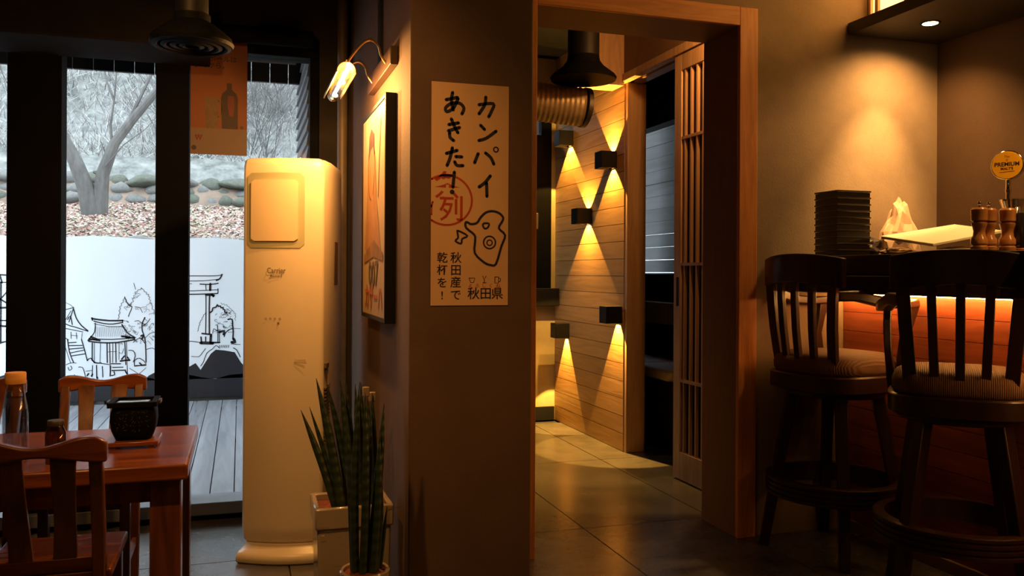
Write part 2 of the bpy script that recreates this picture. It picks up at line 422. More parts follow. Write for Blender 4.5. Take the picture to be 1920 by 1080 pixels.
obj('door_rail', MB().box(2.585,2.64,3.94,5.60,2.645,2.70), M['post'], dh, bevel=.003)
obj('door_rail', MB().box(2.67,2.75,3.94,5.60,2.645,2.70), M['post'], dh, bevel=.003)
# corridor beam carried by the soffit, above the extractor
struct(obj('trim_4', MB().box(2.30,2.60,5.55,5.75,2.62,3.15), M['post'], bevel=.003))
# sliding lattice door
sd = struct(thing('door_1', 'sliding lattice door of pale wood standing open behind the wide opening', 'door', (2.615,3.98,0)))
DL = .82
obj('stile', MB().box(-.018,.018,DL-.085,DL,.01,2.64), M['post'], sd, bevel=.002)
obj('stile', MB().box(-.018,.018,0,.085,.01,2.64), M['post'], sd, bevel=.002)
obj('top_rail', MB().box(-.018,.018,.085,DL-.085,2.54,2.64), M['post'], sd, bevel=.002)
obj('bottom_rail', MB().box(-.018,.018,.085,DL-.085,.01,.18), M['post'], sd, bevel=.002)
for k in range(9):
    y = .085 + (DL-.17)*(k+.5)/9
    obj('lattice_bar', MB().box(-.014,.006,y-.007,y+.007,.18,2.54), M['post'], sd)
for z in (.62,1.34,2.12):
    obj('lattice_rail', MB().box(-.016,.004,.085,DL-.085,z-.009,z+.009), M['post'], sd)
obj('backing_pane', MB().box(.010,.014,.085,DL-.085,.18,2.54), M['dark_pane'], sd, smooth=0)
obj('finger_pull', MB().box(-.020,-.015,DL-.065,DL-.035,1.08,1.26), M['black'], sd)

# window wall of the dining side
win = struct(thing('window_1', None, None))
def wbox(*a): return obj('mullion', MB().box(*a), M['frame_black'], win, bevel=.004)
wbox(-1.075,-.838,4.66,4.80,0,2.45); wbox(-.41,-.252,4.66,4.80,0,2.45); wbox(-1.62,-1.50,4.66,4.80,0,2.45); wbox(.352,.40,4.68,4.78,.05,2.42)
obj('head', MB().box(-3.0,.40,4.66,4.80,2.42,2.52), M['frame_black'], win, bevel=.004)
obj('sill', MB().box(-3.0,.40,4.62,4.82,.035,.098), mat('grey_sill', (.085,.09,.10), .4), win, bevel=.004)
obj('sill_base', MB().box(-3.0,.40,4.66,4.80,0,.035), M['frame_black'], win)
for a, b in ((-1.50,-1.075),(-.838,-.41),(-.252,.352)):
    obj('pane', MB().box(a,b,4.735,4.741,.098,2.42), M['pane'], win, smooth=0)
struct(obj('wall_window', MB().box(-3.0,.565,4.66,4.80,2.52,3.15).box(.40,.565,4.66,4.80,0,2.52).box(-3.0,-1.62,4.66,4.80,.098,2.42), M['plaster_dark'], smooth=0))
struct(obj('trim_6', MB().box(-3.0,-.15,4.25,4.66,2.33,3.15), M['ceiling'], bevel=.01))
struct(obj('trim_7', MB().tube([(-.2,4.60,2.50),(.36,4.60,2.50)],.045,16), M['frame_black']))
tag(obj('water_pipe', MB().tube([(.515,4.60,0),(.515,4.60,1.0),(.515,4.60,3.15)],.028,14), mat('tan_pipe', (.13,.095,.06), .5)), 'thin tan vertical pipe in the corner behind the standing air conditioner', 'pipe')

# ------------------------------------------------------------------ outdoors
rng = random.Random(7)
struct(obj('ground', MB().box(-7,.84,4.81,9.0,-.15,.02), M['lawn'], smooth=0))
dk = struct(thing('deck', 'wet grey wooden deck outside the window', 'deck'))
dm = MB().box(.003,.122,0,3.6,.05,.078).mesh('deck_board', 0)
for k in range(30): obj('deck_board', dm, M['deck'], dk, loc=(-2.9+.125*k, 4.83, 0))
obj('joist', MB().box(-2.9,.84,4.85,4.95,.02,.05).box(-2.9,.84,6.6,6.7,.02,.05).box(-2.9,.84,8.2,8.3,.02,.05), M['bark'], dk)
# eave with vertical fascia boards and thin gaps
ev = struct(thing('eave', 'dark fascia boards of the eave outside the window', 'eave'))
em = MB().box(.003,.107,0,.03,2.435,2.72).mesh('fascia_board', 0)
for k in range(24): obj('fascia_board', em, M['black'], ev, loc=(-2.22+.1085*k, 5.40, 0))
obj('fascia_rail', MB().box(-.35,.32,5.37,5.40,2.55,2.59), mat('grey_rail', (.2,.2,.2), .5), ev)
obj('eave_roof', MB().box(-2.4,.84,4.82,5.46,2.74,2.82), M['black'], ev)
# clad return wall outside
ex = struct(obj('wall_outside', MB().box(.362,.84,4.81,5.72,0,3.2), M['siding'], smooth=0))
sm = MB().hexa([(-.020,0,0),(0,0,0),(0,.91,0),(-.020,.91,0)], [(-.006,0,.074),(0,0,.074),(0,.91,.074),(-.006,.91,.074)]).mesh('siding_board', 0)
for k in range(42): obj('siding_board', sm, M['siding'], ex, loc=(.362,4.81,.03+.075*k))
# slope: litter ground and hillside
def slope(y): return 1.50 + (y-8.6)*.18 if y < 12.36 else 2.50 + (y-12.4)*.74
def sheet(x0, x1, y0, y1, nx, ny, amp):
    mb = MB(); vv = []; ff = []
    for j in range(ny+1):
        for i in range(nx+1):
            x = x0+(x1-x0)*i/nx; y = y0+(y1-y0)*j/ny
            vv.append((x, y, slope(y) + amp*min(1,max(.15,abs(y-12.4)*.5))*noise.noise(Vector((x*.7, y*.7, 3)))))
    for j in range(ny):
        for i in range(nx): a = j*(nx+1)+i; ff.append((a,a+1,a+nx+2,a+nx+1))
    return mb.add(vv, ff)
struct(obj('garden_bank', sheet(-6,4,8.62,12.36,30,14,.06), M['lawn'], smooth=60))
struct(obj('hillside', sheet(-9,6,12.35,24,60,47,.35), M['hill'], smooth=60))
struct(obj('bank_wall', MB().box(-6,4,8.56,8.62,-.1,1.48), M['stone'], smooth=0))
mb = MB()
for k in range(16000):
    x = rng.uniform(-3.6,.9); y = rng.uniform(8.8,12.02); z = slope(y)+.06*noise.noise(Vector((x*.7,y*.7,3)))+rng.uniform(.004,.035)
    s_ = rng.uniform(.014,.034); a = rng.uniform(0,6.3); n_ = Vector((rng.uniform(-.7,.7), rng.uniform(-1.0,.3), 1)).normalized()
    t_ = n_.orthogonal().normalized(); t_ = Matrix.Rotation(a,3,n_) @ t_; b_ = n_.cross(t_)
    p = Vector((x,y,z))
    mb.add([p-t_*s_, p+b_*s_*.6, p+t_*s_, p-b_*s_*.6], [(0,1,2,3)])
tag(obj('fallen_leaves', mb, M['litter'], smooth=0), 'red and pale fallen leaves covering the garden bank', 'leaves', kind='stuff')
# stones
def rockmesh(seed):
    bm = bmesh.new(); bmesh.ops.create_icosphere(bm, subdivisions=2, radius=1)
    for v in bm.verts:
        d = v.co.normalized(); n_ = noise.noise(d*1.1 + Vector((seed*5.1,0,0)))
        v.co = d*(1+.32*n_)
        for ax in ((.8,.3,.5),(-.6,.5,.6),(.2,-.9,.3),(-.3,-.6,.74)):
            q = Vector(ax).normalized(); e_ = v.co.dot(q)
            if e_ > .78: v.co -= q*(e_-.78)*.8
    me = bpy.data.meshes.new('stone'); bm.to_mesh(me); bm.free()
    me.polygons.foreach_set('use_smooth', [True]*len(me.polygons)); return me
rk = [rockmesh(i) for i in range(6)]
rk2 = [m_.copy() for m_ in rk]
for m_ in rk: m_.materials.append(M['stone'])
for m_ in rk2: m_.materials.append(M['moss'])
def stone(parent, x, y, z, sx, sz):
    o = bpy.data.objects.new('stone', rng.choice(rk if rng.random() < .6 else rk2)); C.objects.link(o); o.parent = parent
    o.location = (x,y,z); o.scale = (sx, sx*.8, sz); o.rotation_euler = (rng.uniform(-.2,.2), rng.uniform(-.15,.15), rng.uniform(-.4,.4) + (PI if rng.random()<.5 else 0))
sw = thing('stone_wall', 'low dry stone wall at the foot of the grey hillside', 'stone wall', (-1.4,12.22,2.12)); sw['kind'] = 'structure'
for row, (z, w0, h) in enumerate(((.09,.22,.085),(.225,.25,.085),(.36,.34,.095))):
    x = -2.6 + rng.uniform(0,.2)
    while x < 2.2:
        wd = w0*rng.uniform(.7,1.4)
        stone(sw, x+wd/2, rng.uniform(-.05,.05)+.1*row, z+rng.uniform(-.02,.02), wd*.62, h*rng.uniform(.9,1.25)); x += wd*1.02
er = thing('stone_edging', 'single row of edging stones along the top of the painted banner', 'stone wall', (-1.2,9.0,1.55)); er['kind'] = 'structure'
x = -2.0
while x < 2.0:
    wd = rng.uniform(.14,.34); stone(er, x+wd/2, rng.uniform(-.03,.03), rng.uniform(-.01,.02), wd*.6, rng.uniform(.055,.085)); x += wd
# forked tree
tr = thing('bare_tree', 'forked grey bare tree rising from the leaf covered bank', 'tree', (-1.66,11.0,1.93))
def q(px_, pz, dy=0): return (px_+1.66, dy, pz-1.93)
obj('trunk', MB().tube([q(-1.60,1.70),q(-1.66,2.0),q(-1.72,2.25),q(-1.83,2.55),q(-1.97,2.85,.05),q(-2.25,3.4,.1),q(-2.4,4.2,.2)],[.14,.115,.095,.08,.06,.04,.02],10), M['bark'], tr)
obj('trunk', MB().tube([q(-1.58,1.90),q(-1.56,2.2),q(-1.54,2.42),q(-1.42,2.78),q(-1.22,3.08),q(-.97,3.40,-.05),q(-.7,3.75,-.1),q(-.4,4.4)],[.10,.085,.075,.06,.052,.045,.035,.015],10), M['bark'], tr)
for pts, r_ in (([q(-1.28,3.02),q(-1.16,3.3),q(-1.02,3.62),q(-.9,4.1)],.026),([q(-1.44,2.72),q(-1.46,3.0),q(-1.42,3.3),q(-1.38,3.9)],.018),([q(-1.41,3.25),q(-1.5,3.5),q(-1.58,3.9)],.014),
                ([q(-1.52,2.45),q(-1.50,2.62),q(-1.56,2.8)],.012),([q(-1.56,2.42),q(-1.64,2.44)],.04),([q(-1.5,2.5,-.1),q(-1.3,2.75,-.15),q(-1.05,2.95,-.2),q(-.9,3.15,-.2)],.008)):
    obj('branch', MB().tube(pts,[r_*(1-.6*i/(len(pts)-1)) for i in range(len(pts))],6), M['bark'], tr)
# bare shrubs on the hillside
def twigs(seed, n, h):
    g = random.Random(seed); mb = MB()
    def grow(p, d, L_, r_, lv):
        e = p + d*L_ + Vector((g.uniform(-1,1),g.uniform(-1,1),g.uniform(-.3,.5)))*L_*.12
        mb.tube([p,(p+e)/2+Vector((g.uniform(-1,1),g.uniform(-1,1),0))*L_*.05,e],[r_,r_*.8,r_*.55],3,cap=False)
        if lv:
            for _ in range(3):
                d2 = (d+Vector((g.uniform(-1,1),g.uniform(-1,1),g.uniform(-.5,.6)))*.75).normalized()
                grow(p+(e-p)*g.uniform(.4,1), d2, L_*g.uniform(.5,.75), r_*.55, lv-1)
    for _ in range(n):
        d = Vector((g.uniform(-.8,.8),g.uniform(-.8,.8),1)).normalized()
        grow(Vector((g.uniform(-.15,.15),g.uniform(-.15,.15),0)), d, h*g.uniform(.4,.6), .007, 3)
    me = mb.mesh('bare_shrub', 0); me.materials.append(M['twig']); return me
tm = [twigs(i, 9, 1.7) for i in range(3)]
for k in range(20):
    y = rng.uniform(12.9,16.5); x = rng.uniform(-4.0,1.0)
    if k < 7: y = rng.uniform(12.9,14.2); x = rng.uniform(-.4,.7)
    o = bpy.data.objects.new('bare_shrub', tm[k%3]); C.objects.link(o); o.location = (x,y,slope(y)-.05); o.rotation_euler = (0,0,rng.uniform(0,6)); s_ = rng.uniform(.8,1.3); o.scale = (s_,s_,s_)
    tag(o, 'grey leafless shrub on the hillside behind the stone wall', 'shrub', 'bare shrubs on the hillside')
mb = MB()
for k in range(14000):
    x = rng.uniform(-5,1.6); y = 12.9 + 7*rng.random()**1.4; z = slope(y) + .35*noise.noise(Vector((x*.7,y*.7,3)))
    d = Vector((rng.gauss(0,.5), rng.gauss(0,.4)-.2, rng.uniform(.2,1))).normalized()*rng.uniform(.08,.32)
    r_ = rng.uniform(.004,.008)*(1+(y-13)*.08); p = Vector((x,y,z-.03)); e = p+d; sd_ = Vector((r_,0,0)) if abs(d.x) < abs(d.z) else Vector((0,0,r_))
    mb.add([p-sd_, p+sd_, e+sd_*.4, e-sd_*.4], [(0,1,2,3)])
tag(obj('dry_brush', mb, leafm('dry_brush', [(0.31,0.30,0.29),(0.21,0.20,0.20),(0.36,0.36,0.35),(0.15,0.14,0.14),(0.28,0.25,0.23),(0.39,0.39,0.38),(0.18,0.17,0.17)]), smooth=0), 'pale dry brush and twigs covering the grey hillside', 'brush', kind='stuff')

# painted banner at the far end of the deck (drawing coordinates are u 0..455, v 440..720)
def bx_(u): return -2.008 + .004464*u
def bz_(v): return 1.593 - .00468*(v-440)
ban = thing('painted_banner', 'long white banner with a black ink drawing of temples, trees and a gate', 'banner', (0,8.5,0))
mb = MB(); n_ = 40
top = [(-3.4+4.3*i/n_, 1.585 + .012*math.sin(i*.7)) for i in range(n_+1)]
mb.prism([(-3.4,.10)] + [(.9,.10)] + top[::-1], 0, .012, 'y')
obj('cloth', mb, M['banner'], ban, smooth=0)
for u_ in (-3.3,-1.2,.8): obj('support_post', MB().box(u_-.03,u_+.03,.012,.05,-.0,1.5), M['fence'], ban)
ink = MB()
def c1(p): return (bx_(100+p[0]/4.152), bz_(480+p[1]/4.152))
def c2(p): return (bx_(340+p[0]/4.32), bz_(490+p[1]/4.32))
def S(f, pts, wd, sm_=1): ink.stroke([f(p) for p in pts], wd*.00112, -.002, sm_)
def scallop(f, pts, wd, step=14, amp=8, seed=1):
    g = random.Random(seed); P = []
    for a, b in zip(pts, pts[1:]):
        a, b = Vector(a), Vector(b); L_ = (b-a).length; k = max(1,int(L_/step)); nn = Vector((-(b-a).y,(b-a).x)).normalized()
        for i in range(k):
            t = i/k; P.append(a+(b-a)*t); P.append(a+(b-a)*(t+.5/k) + nn*amp*g.uniform(.3,1.3))
    P.append(Vector(pts[-1])); S(f, P, wd)
# pavilion
for pts, wd in (([(268,492),(300,500),(400,512),(505,512)],14),([(285,515),(360,535),(430,540),(505,528)],9),([(270,488),(272,508)],10),([(505,508),(505,530)],8),
    ([(295,530),(290,600),(262,640),(238,668)],7),([(500,545),(540,610),(600,650)],10),([(285,535),(400,560),(500,560)],5),
    ([(238,668),(320,660),(420,664),(600,655)],8),([(245,675),(330,688),(460,690),(600,668)],12),([(262,640),(310,662)],16),([(500,640),(560,648)],16),([(250,655),(330,672)],14),([(530,648),(596,656)],14),
    ([(272,690),(272,830)],9),([(288,690),(288,850)],4),([(335,690),(332,850)],4),([(385,690),(388,850)],9),([(405,690),(412,950)],7),([(430,690),(430,850)],5),([(452,690),(456,850)],8),([(478,690),(478,830)],4),([(522,680),(532,870)],8),([(535,680),(545,950)],5),
    ([(385,765),(460,762)],4),([(275,830),(300,850),(340,852)],10),([(340,855),(400,865)],7),([(420,860),(490,862)],9),([(430,890),(510,890)],8),([(425,915),(530,915)],10),([(420,955),(445,950),(440,925)],9),([(530,925),(545,950)],12),([(490,840),(530,835),(560,835)],14),([(500,825),(520,800)],12),([(545,810),(560,835)],10),
    ([(480,770),(500,780),(515,740)],4)):
    S(c1, pts, wd)
for k in range(16): S(c1, [(300+k*13,560+2*(k%3)),(298+k*14.5,640)], 2.2, 0)
# temple with stair at left
for pts, wd in (([(20,430),(70,420),(128,405)],6),([(10,395),(70,365),(130,405)],3),([(130,405),(110,470),(95,520)],7),([(130,420),(150,490),(190,550),(238,590)],9),([(20,470),(70,535),(140,560),(238,595)],8),([(85,500),(105,470),(120,540)],8),([(60,520),(110,430)],5),
    ([(20,560),(90,575),(200,600)],6),([(110,600),(112,650)],5),([(150,605),(155,655)],5),([(110,625),(160,630)],4),([(195,610),(190,655)],4),([(85,660),(100,760),(130,840)],8),([(190,660),(215,750),(235,830)],8),
    ([(90,685),(150,682)],7),([(95,708),(195,708)],8),([(100,735),(200,728)],8),([(108,765),(215,745)],7),([(115,790),(222,775)],8),([(60,690),(90,790),(110,850)],4),([(235,830),(260,810),(290,850)],8),([(75,860),(110,845),(150,848)],5),
    ([(20,600),(60,640),(90,660)],6),([(-20,480),(20,560)],8),([(-60,520),(0,470),(20,430)],9)):
    S(c1, pts, wd)
# rocks, stakes and shrubs at the foot
for pts, wd in (([(90,880),(100,905),(120,890),(110,870)],6),([(170,880),(200,885),(215,930),(225,975)],6),([(225,915),(270,910)],5),([(275,870),(272,960)],6),([(305,870),(308,970)],8),([(350,880),(355,965)],7),([(225,960),(290,985),(350,1000)],5),([(235,950),(245,935)],12),([(268,955),(275,940)],12),([(310,965),(312,975)],14),([(415,880),(410,960)],8),([(80,990),(100,960),(110,990),(130,975)],12),
    ([(560,900),(620,940),(690,980)],4),([(640,945),(690,900)],4)):
    S(c1, pts, wd)
# tree right of the pavilion
scallop(c1, [(470,500),(480,400),(520,320),(560,395),(580,340),(600,280),(650,245),(710,300),(740,400),(780,490),(795,540)], 4, 26, 12, 3)
for pts, wd in (([(590,210),(605,260)],4),([(520,320),(545,380),(578,400),(560,450),(550,480)],6),([(690,855),(688,760),(680,660),(660,600),(658,540),(680,490)],9),([(658,540),(630,515),(600,520)],5),([(660,560),(700,530),(720,500)],5),([(680,660),(720,620),(760,610)],4),([(650,640),(670,630),(660,660)],14),([(600,400),(640,410),(660,450)],4),([(590,690),(640,655),(680,700)],6),([(695,750),(740,740),(790,770)],5),([(600,880),(600,840),(640,820),(690,870),(600,885)],7),([(555,755),(590,760),(605,800),(590,850)],7),([(610,880),(690,880)],8),([(640,860),(660,880)],12)):
    S(c1, pts, wd)
g = random.Random(11)
for k in range(46):
    x = g.uniform(490,780); y = g.uniform(300,720)
    if abs(x-640) > 70 + (y-240)*.25: continue
    scallop(c1, [(x,y),(x+g.uniform(-30,30),y+g.uniform(-20,25)),(x+g.uniform(-45,45),y+g.uniform(-20,35))], 2.6, 14, 8, k)
# gate and bushes (right pane)
for pts, wd in (([(-80,118),(60,112),(200,112),(290,108),(318,98)],7),([(318,98),(300,135),(270,150)],12),([(-80,155),(100,155),(200,150),(290,140)],6),([(130,182),(190,185),(250,182),(285,175)],9),([(-60,178),(60,180)],5),([(178,185),(182,235)],7),([(218,180),(216,235)],18),([(-80,240),(80,240),(280,232)],6),([(284,222),(284,262)],7),([(-80,268),(60,270),(180,268),(280,264)],10),([(180,275),(250,280)],16),([(230,270),(245,290)],14),
    ([(180,280),(182,400),(180,610)],8),([(212,280),(210,400),(212,610)],12),([(150,610),(230,620)],14),([(140,640),(145,690)],12),([(225,630),(222,690)],20),([(180,640),(180,680)],10),([(140,690),(240,695)],26),([(-60,675),(60,675),(140,690)],6),([(240,690),(300,690)],14),([(285,690),(285,600),(280,540)],7),([(300,690),(296,590)],6),([(280,590),(250,570),(240,610)],6),([(300,600),(340,590),(335,620)],20),([(340,640),(350,610),(380,580),(420,570)],8),([(372,490),(408,490),(412,540),(418,600),(415,660)],12),([(405,690),(435,690),(420,660)],22),([(420,570),(480,572)],4),([(400,705),(480,712)],5)):
    S(c2, pts, wd)
scallop(c2, [(215,430),(240,390),(280,360),(330,385),(360,430)], 12, 26, 10, 5)
scallop(c2, [(310,345),(360,360),(400,400),(440,440),(440,500)], 3, 24, 10, 6)
scallop(c2, [(110,590),(125,520),(160,450),(180,430)], 4, 22, 9, 7)
for k in range(26):
    x = g.uniform(225,420); y = g.uniform(400,600)
    scallop(c2, [(x,y),(x+g.uniform(-30,30),y+g.uniform(-15,25)),(x+g.uniform(-40,40),y+g.uniform(0,35))], 3, 16, 7, k+60)
# left edge pavilion, seen past the mullion
for pts, wd in (([(-40,512),(20,516),(60,510)],3),([(-40,528),(40,530)],2),([(0,516),(4,530)],3),([(-20,545),(0,560),(30,580)],3),([(14,545),(-10,575)],2),([(-30,578),(40,576)],4),([(-30,600),(60,602)],2.5),([(-10,610),(12,612)],4),([(2,530),(2,640)],3),([(14,600),(14,700)],2),([(-10,650),(14,640),(18,680)],4),([(30,560),(60,610),(110,640)],3),([(40,610),(44,690)],3),([(70,640),(70,700)],3)):
    ink.stroke([(bx_(a), bz_(b)) for a, b in pts], wd*.0042, -.002, 1)
# black foreground rocks
def bp_(pts): ink.poly([(bx_(a), bz_(b)) for a, b in pts], -.0015)
bp_([(340,716),(340,702),(362,690),(372,704),(392,672),(402,664),(420,666),(440,670),(452,690),(462,702),(470,722),(340,722)])
bp_([(262,722),(272,712),(300,698),(330,700),(345,722)]); bp_([(100,722),(120,712),(134,706),(140,722)])
bp_([(-60,722),(-20,712),(20,700),(60,712),(100,722)])
bp_([(-300,759),(-300,720)] + [(-300+26*k, 718+5*math.sin(k*1.7)) for k in range(31)] + [(490,720),(490,759)])
for k in range(6): S(c2, [(300+k*16,715),(296+k*16,735)], 5, 0)
for pts, wd in (([(140,890),(165,850),(190,780),(240,745),(270,715),(300,740)],6),([(60,805),(120,810),(150,780),(180,740)],5),([(420,740),(450,760),(480,820)],7),([(400,850),(430,810),(480,860)],5)): S(c2, pts, wd)
obj('ink_drawing', ink, M['ink'], ban, smooth=0)
# fence outside the side room
fn = thing('slat_fence', 'grey horizontal board fence outside the side room window', 'fence', (3.98,5.2,0)); fn['kind'] = 'structure'
fm = MB().box(0,.025,0,3.6,.001,.1257).mesh('fence_board', 0)
for k in range(22): obj('fence_board', fm, M['fence'], fn, loc=(rng.uniform(-.004,.004),0,.4+.1275*k))
for y in (.3,1.8,3.3): obj('fence_post', MB().box(.025,.085,y,y+.06,0,3.2), M['fence'], fn)
struct(obj('side_yard', MB().box(3.61,6,4.0,9.5,-.1,0), M['lawn'], smooth=0))

# ------------------------------------------------------------------ dining table and chairs
TZ = .68
tb_ = thing('dining_table', 'thick glossy reddish wood dining table below the window', 'table', (-.152,2.84,0))
obj('tabletop', MB().box(-1.15,0,0,.72,TZ-.05,TZ), M['rosewood'], tb_, bevel=.008, seg=3)
for x, y in ((-.115,.06),(-.115,.57),(-1.12,.06),(-1.12,.57)):
    obj('leg', MB().box(x,x+.092,y,y+.092,0,TZ-.05), M['rosewoody'], tb_, bevel=.004)
obj('apron', MB().box(-1.03,-.115,.08,.10,TZ-.13,TZ-.05).box(-1.03,-.115,.62,.64,TZ-.13,TZ-.05).box(-.08,-.06,.15,.57,TZ-.13,TZ-.05), M['rosewoody'], tb_)
def make_chair(label, loc, rz):
    c_ = thing('dining_chair', label, 'chair', loc, rz, 'reddish wood dining chairs')
    W = .158; SZ = .455; BT = .83
    def yb(z): return -.10*max(0,(z-SZ))/(BT-SZ)       # recline of the back
    obj('seat', MB().box(-W-.012,W+.012,-.01,.36,SZ-.028,SZ), M['rosewood'], c_, bevel=.008, seg=3)
    for s in (-1,1):
        x = s*(W-.02)
        pts = [(x,.03,0),(x,.005,.25),(x,0,SZ)] + [(x*1.02,yb(z),z) for z in (.56,.68,BT-.03)]
        obj('rear_leg', MB().sweep(pts, [((.017,0,0),(0,.017,0))]*len(pts)), M['rosewoody'], c_, bevel=.004)
        obj('front_leg', MB().box(x-.018,x+.018,.315,.351,0,SZ-.028), M['rosewoody'], c_, bevel=.003)
        obj('side_stretcher', MB().box(x-.008,x+.008,.02,.32,.15,.18), M['rosewoody'], c_)
        xs_ = s*.052
        zz = [SZ-.01,.52,.60,.68,.76,BT-.03]
        obj('back_splat', MB().sweep([(xs_*(1+.05*i),yb(z)+.012*math.sin(i*1.1),z) for i,z in enumerate(zz)], [((.026+.0025*abs(i-2.2),0,0),(0,.007,0)) for i in range(6)]), M['rosewoody'], c_, bevel=.002)
    # wavy crest rail
    n = 24; pts = []; sec = []
    for i in range(n+1):
        t = -1+2*i/n; x = t*(W+.012)
        zt = BT + .012*math.cos(t*PI*1.35+PI) - .010*max(0,abs(t)-.82)/.18
        zb = BT-.048 + .010*math.cos(t*PI*1.0)
        y = yb(BT) - .012*math.cos(t*PI/2)
        pts.append((x,y,(zt+zb)/2)); sec.append(((0,.015,0),(0,0,(zt-zb)/2)))
    obj('crest_rail', MB().sweep(pts, sec), M['rosewood'], c_, bevel=.006, seg=3)
    obj('lower_back_rail', MB().sweep([(-W,.0,SZ+.02),(W,.0,SZ+.02)], [((0,.012,0),(0,0,.02))]*2), M['rosewood'], c_, bevel=.004)
    obj('front_rail', MB().box(-W+.03,W-.03,.325,.343,SZ-.075,SZ-.028), M['rosewoody'], c_)
    return c_
ch = make_chair('reddish wood dining chair nearest the camera, its back turned to it', (-.505,2.60,0), 0)
dup(ch, (-.548,3.86,0), PI, 'reddish wood dining chair on the window side of the table', 'reddish wood dining chairs')
dup(ch, (-1.02,3.90,0), PI*.97, 'reddish wood dining chair hidden behind the glass bottle', 'reddish wood dining chairs')

# glass bottle, shaker, charcoal grill on its board
bt = thing('glass_bottle', 'clear glass water bottle with a round bamboo lid on the table', 'bottle', (-.664,3.0,TZ))
obj('body', MB().lathe([(.001,.0),(.033,.0),(.036,.006),(.036,.15),(.034,.175),(.027,.215),(.024,.235),(.0235,.250)],28), M['clear'], bt)
obj('water', MB().lathe([(.001,.004),(.032,.004),(.033,.15),(.031,.17),(.026,.205),(.001,.205)],24), M['clear'], bt)
obj('lid', MB().lathe([(.001,.248),(.0285,.248),(.0295,.251),(.0295,.280),(.028,.283),(.001,.284)],28), M['bamboo'], bt)
sk = thing('soy_jar', 'small dark glass sauce jar beside the bottle on the table', 'jar', (-.546,2.97,TZ))
obj('body', MB().lathe([(.001,0),(.028,0),(.030,.006),(.030,.095),(.022,.113),(.0215,.118)],22), glassm('brown_glass', .14, (.42,.26,.16)), sk)
obj('lid', MB().lathe([(.001,.117),(.023,.117),(.024,.120),(.024,.131),(.022,.134),(.001,.134)],22), M['steel'], sk)
gb = thing('grill_board', 'reddish wooden board under the black charcoal grill', 'board', (-.345,3.20,TZ))
obj('plate', MB().box(-.083,.083,-.075,.085,.008,.024), M['rosewood'], gb, bevel=.003)
obj('foot', MB().box(-.07,-.05,-.07,.08,0,.008), M['rosewoody'], gb); obj('foot', MB().box(.05,.07,-.07,.08,0,.008), M['rosewoody'], gb)
gr = thing('charcoal_grill', 'black square cast iron tabletop grill with painted characters', 'grill', (-.345,3.21,TZ+.024))
def rsq(h, r_, n=6):
    P = []
    for cx, cy, a0 in ((1,1,0),(-1,1,90),(-1,-1,180),(1,-1,270)):
        for i in range(n+1):
            a = R(a0+90*i/n); P.append((cx*(h-r_)+r_*math.cos(a), cy*(h-r_)+r_*math.sin(a)))
    return P
mb = MB(); lv = [(.052,0),(.058,.004),(.069,.035),(.073,.065),(.071,.095),(.065,.115)]
rings = [rsq(h,.028) for h,_ in lv]; n = len(rings[0]); vv = [(x,y,lv[i][1]) for i in range(len(lv)) for x,y in rings[i]]
mb.add(vv, [(i*n+j,i*n+(j+1)%n,(i+1)*n+(j+1)%n,(i+1)*n+j) for i in range(len(lv)-1) for j in range(n)] + [tuple(range(n-1,-1,-1)), tuple((len(lv)-1)*n+j for j in range(n))])
obj('pot', mb, M['castiron'], gr, smooth=50)
rimm = MB().box(-.078,.078,-.078,-.058,.115,.132).box(-.078,.078,.058,.078,.115,.132).box(-.078,-.058,-.058,.058,.115,.132).box(.058,.078,-.058,.058,.115,.132)
obj('rim', rimm, M['castiron'], gr, bevel=.002)
obj('lug', MB().box(-.086,-.076,-.03,.03,.119,.130), M['steel'], gr); obj('lug', MB().box(.076,.086,-.03,.03,.119,.130), M['steel'], gr)
obj('grill_plate', MB().lathe([(.001,.122),(.056,.122),(.057,.126),(.050,.127),(.001,.125)],28), M['chrome'], gr)
ch_ = MB(); g = random.Random(5)
for cx in (-.045,-.022,.003,.024,.046):
    for k in range(5):
        z = .095-k*.015
        for _ in range(2):
            a = (cx+g.uniform(-.006,.006), z+g.uniform(-.005,.005)); ch_.stroke([a,(a[0]+g.uniform(-.006,.006),a[1]+g.uniform(-.007,.003))], .0011, -.0735+.003*abs(z-.065)/.05, 0)
obj('painted_script', ch_, M['paintwhite'], gr, smooth=0)

# ------------------------------------------------------------------ exhaust hood over the table
hd = thing('table_hood', 'round black exhaust hood hanging above the dining table', 'hood', (-.165,3.2,2.07))
obj('hood_cone', MB().lathe([(.138,0),(.142,.012),(.135,.03),(.08,.075),(.062,.085),(.062,.11)],32), M['castiron'], hd)
obj('hood_grille', MB().lathe([(.02,.002),(.03,-.004),(.05,.002),(.06,-.004),(.08,.002),(.09,-.004),(.11,.002),(.12,-.004),(.132,.0)],32), M['castiron'], hd)
obj('pipe', MB().lathe([(.055,.10),(.055,1.08)],24), M['black'], hd)

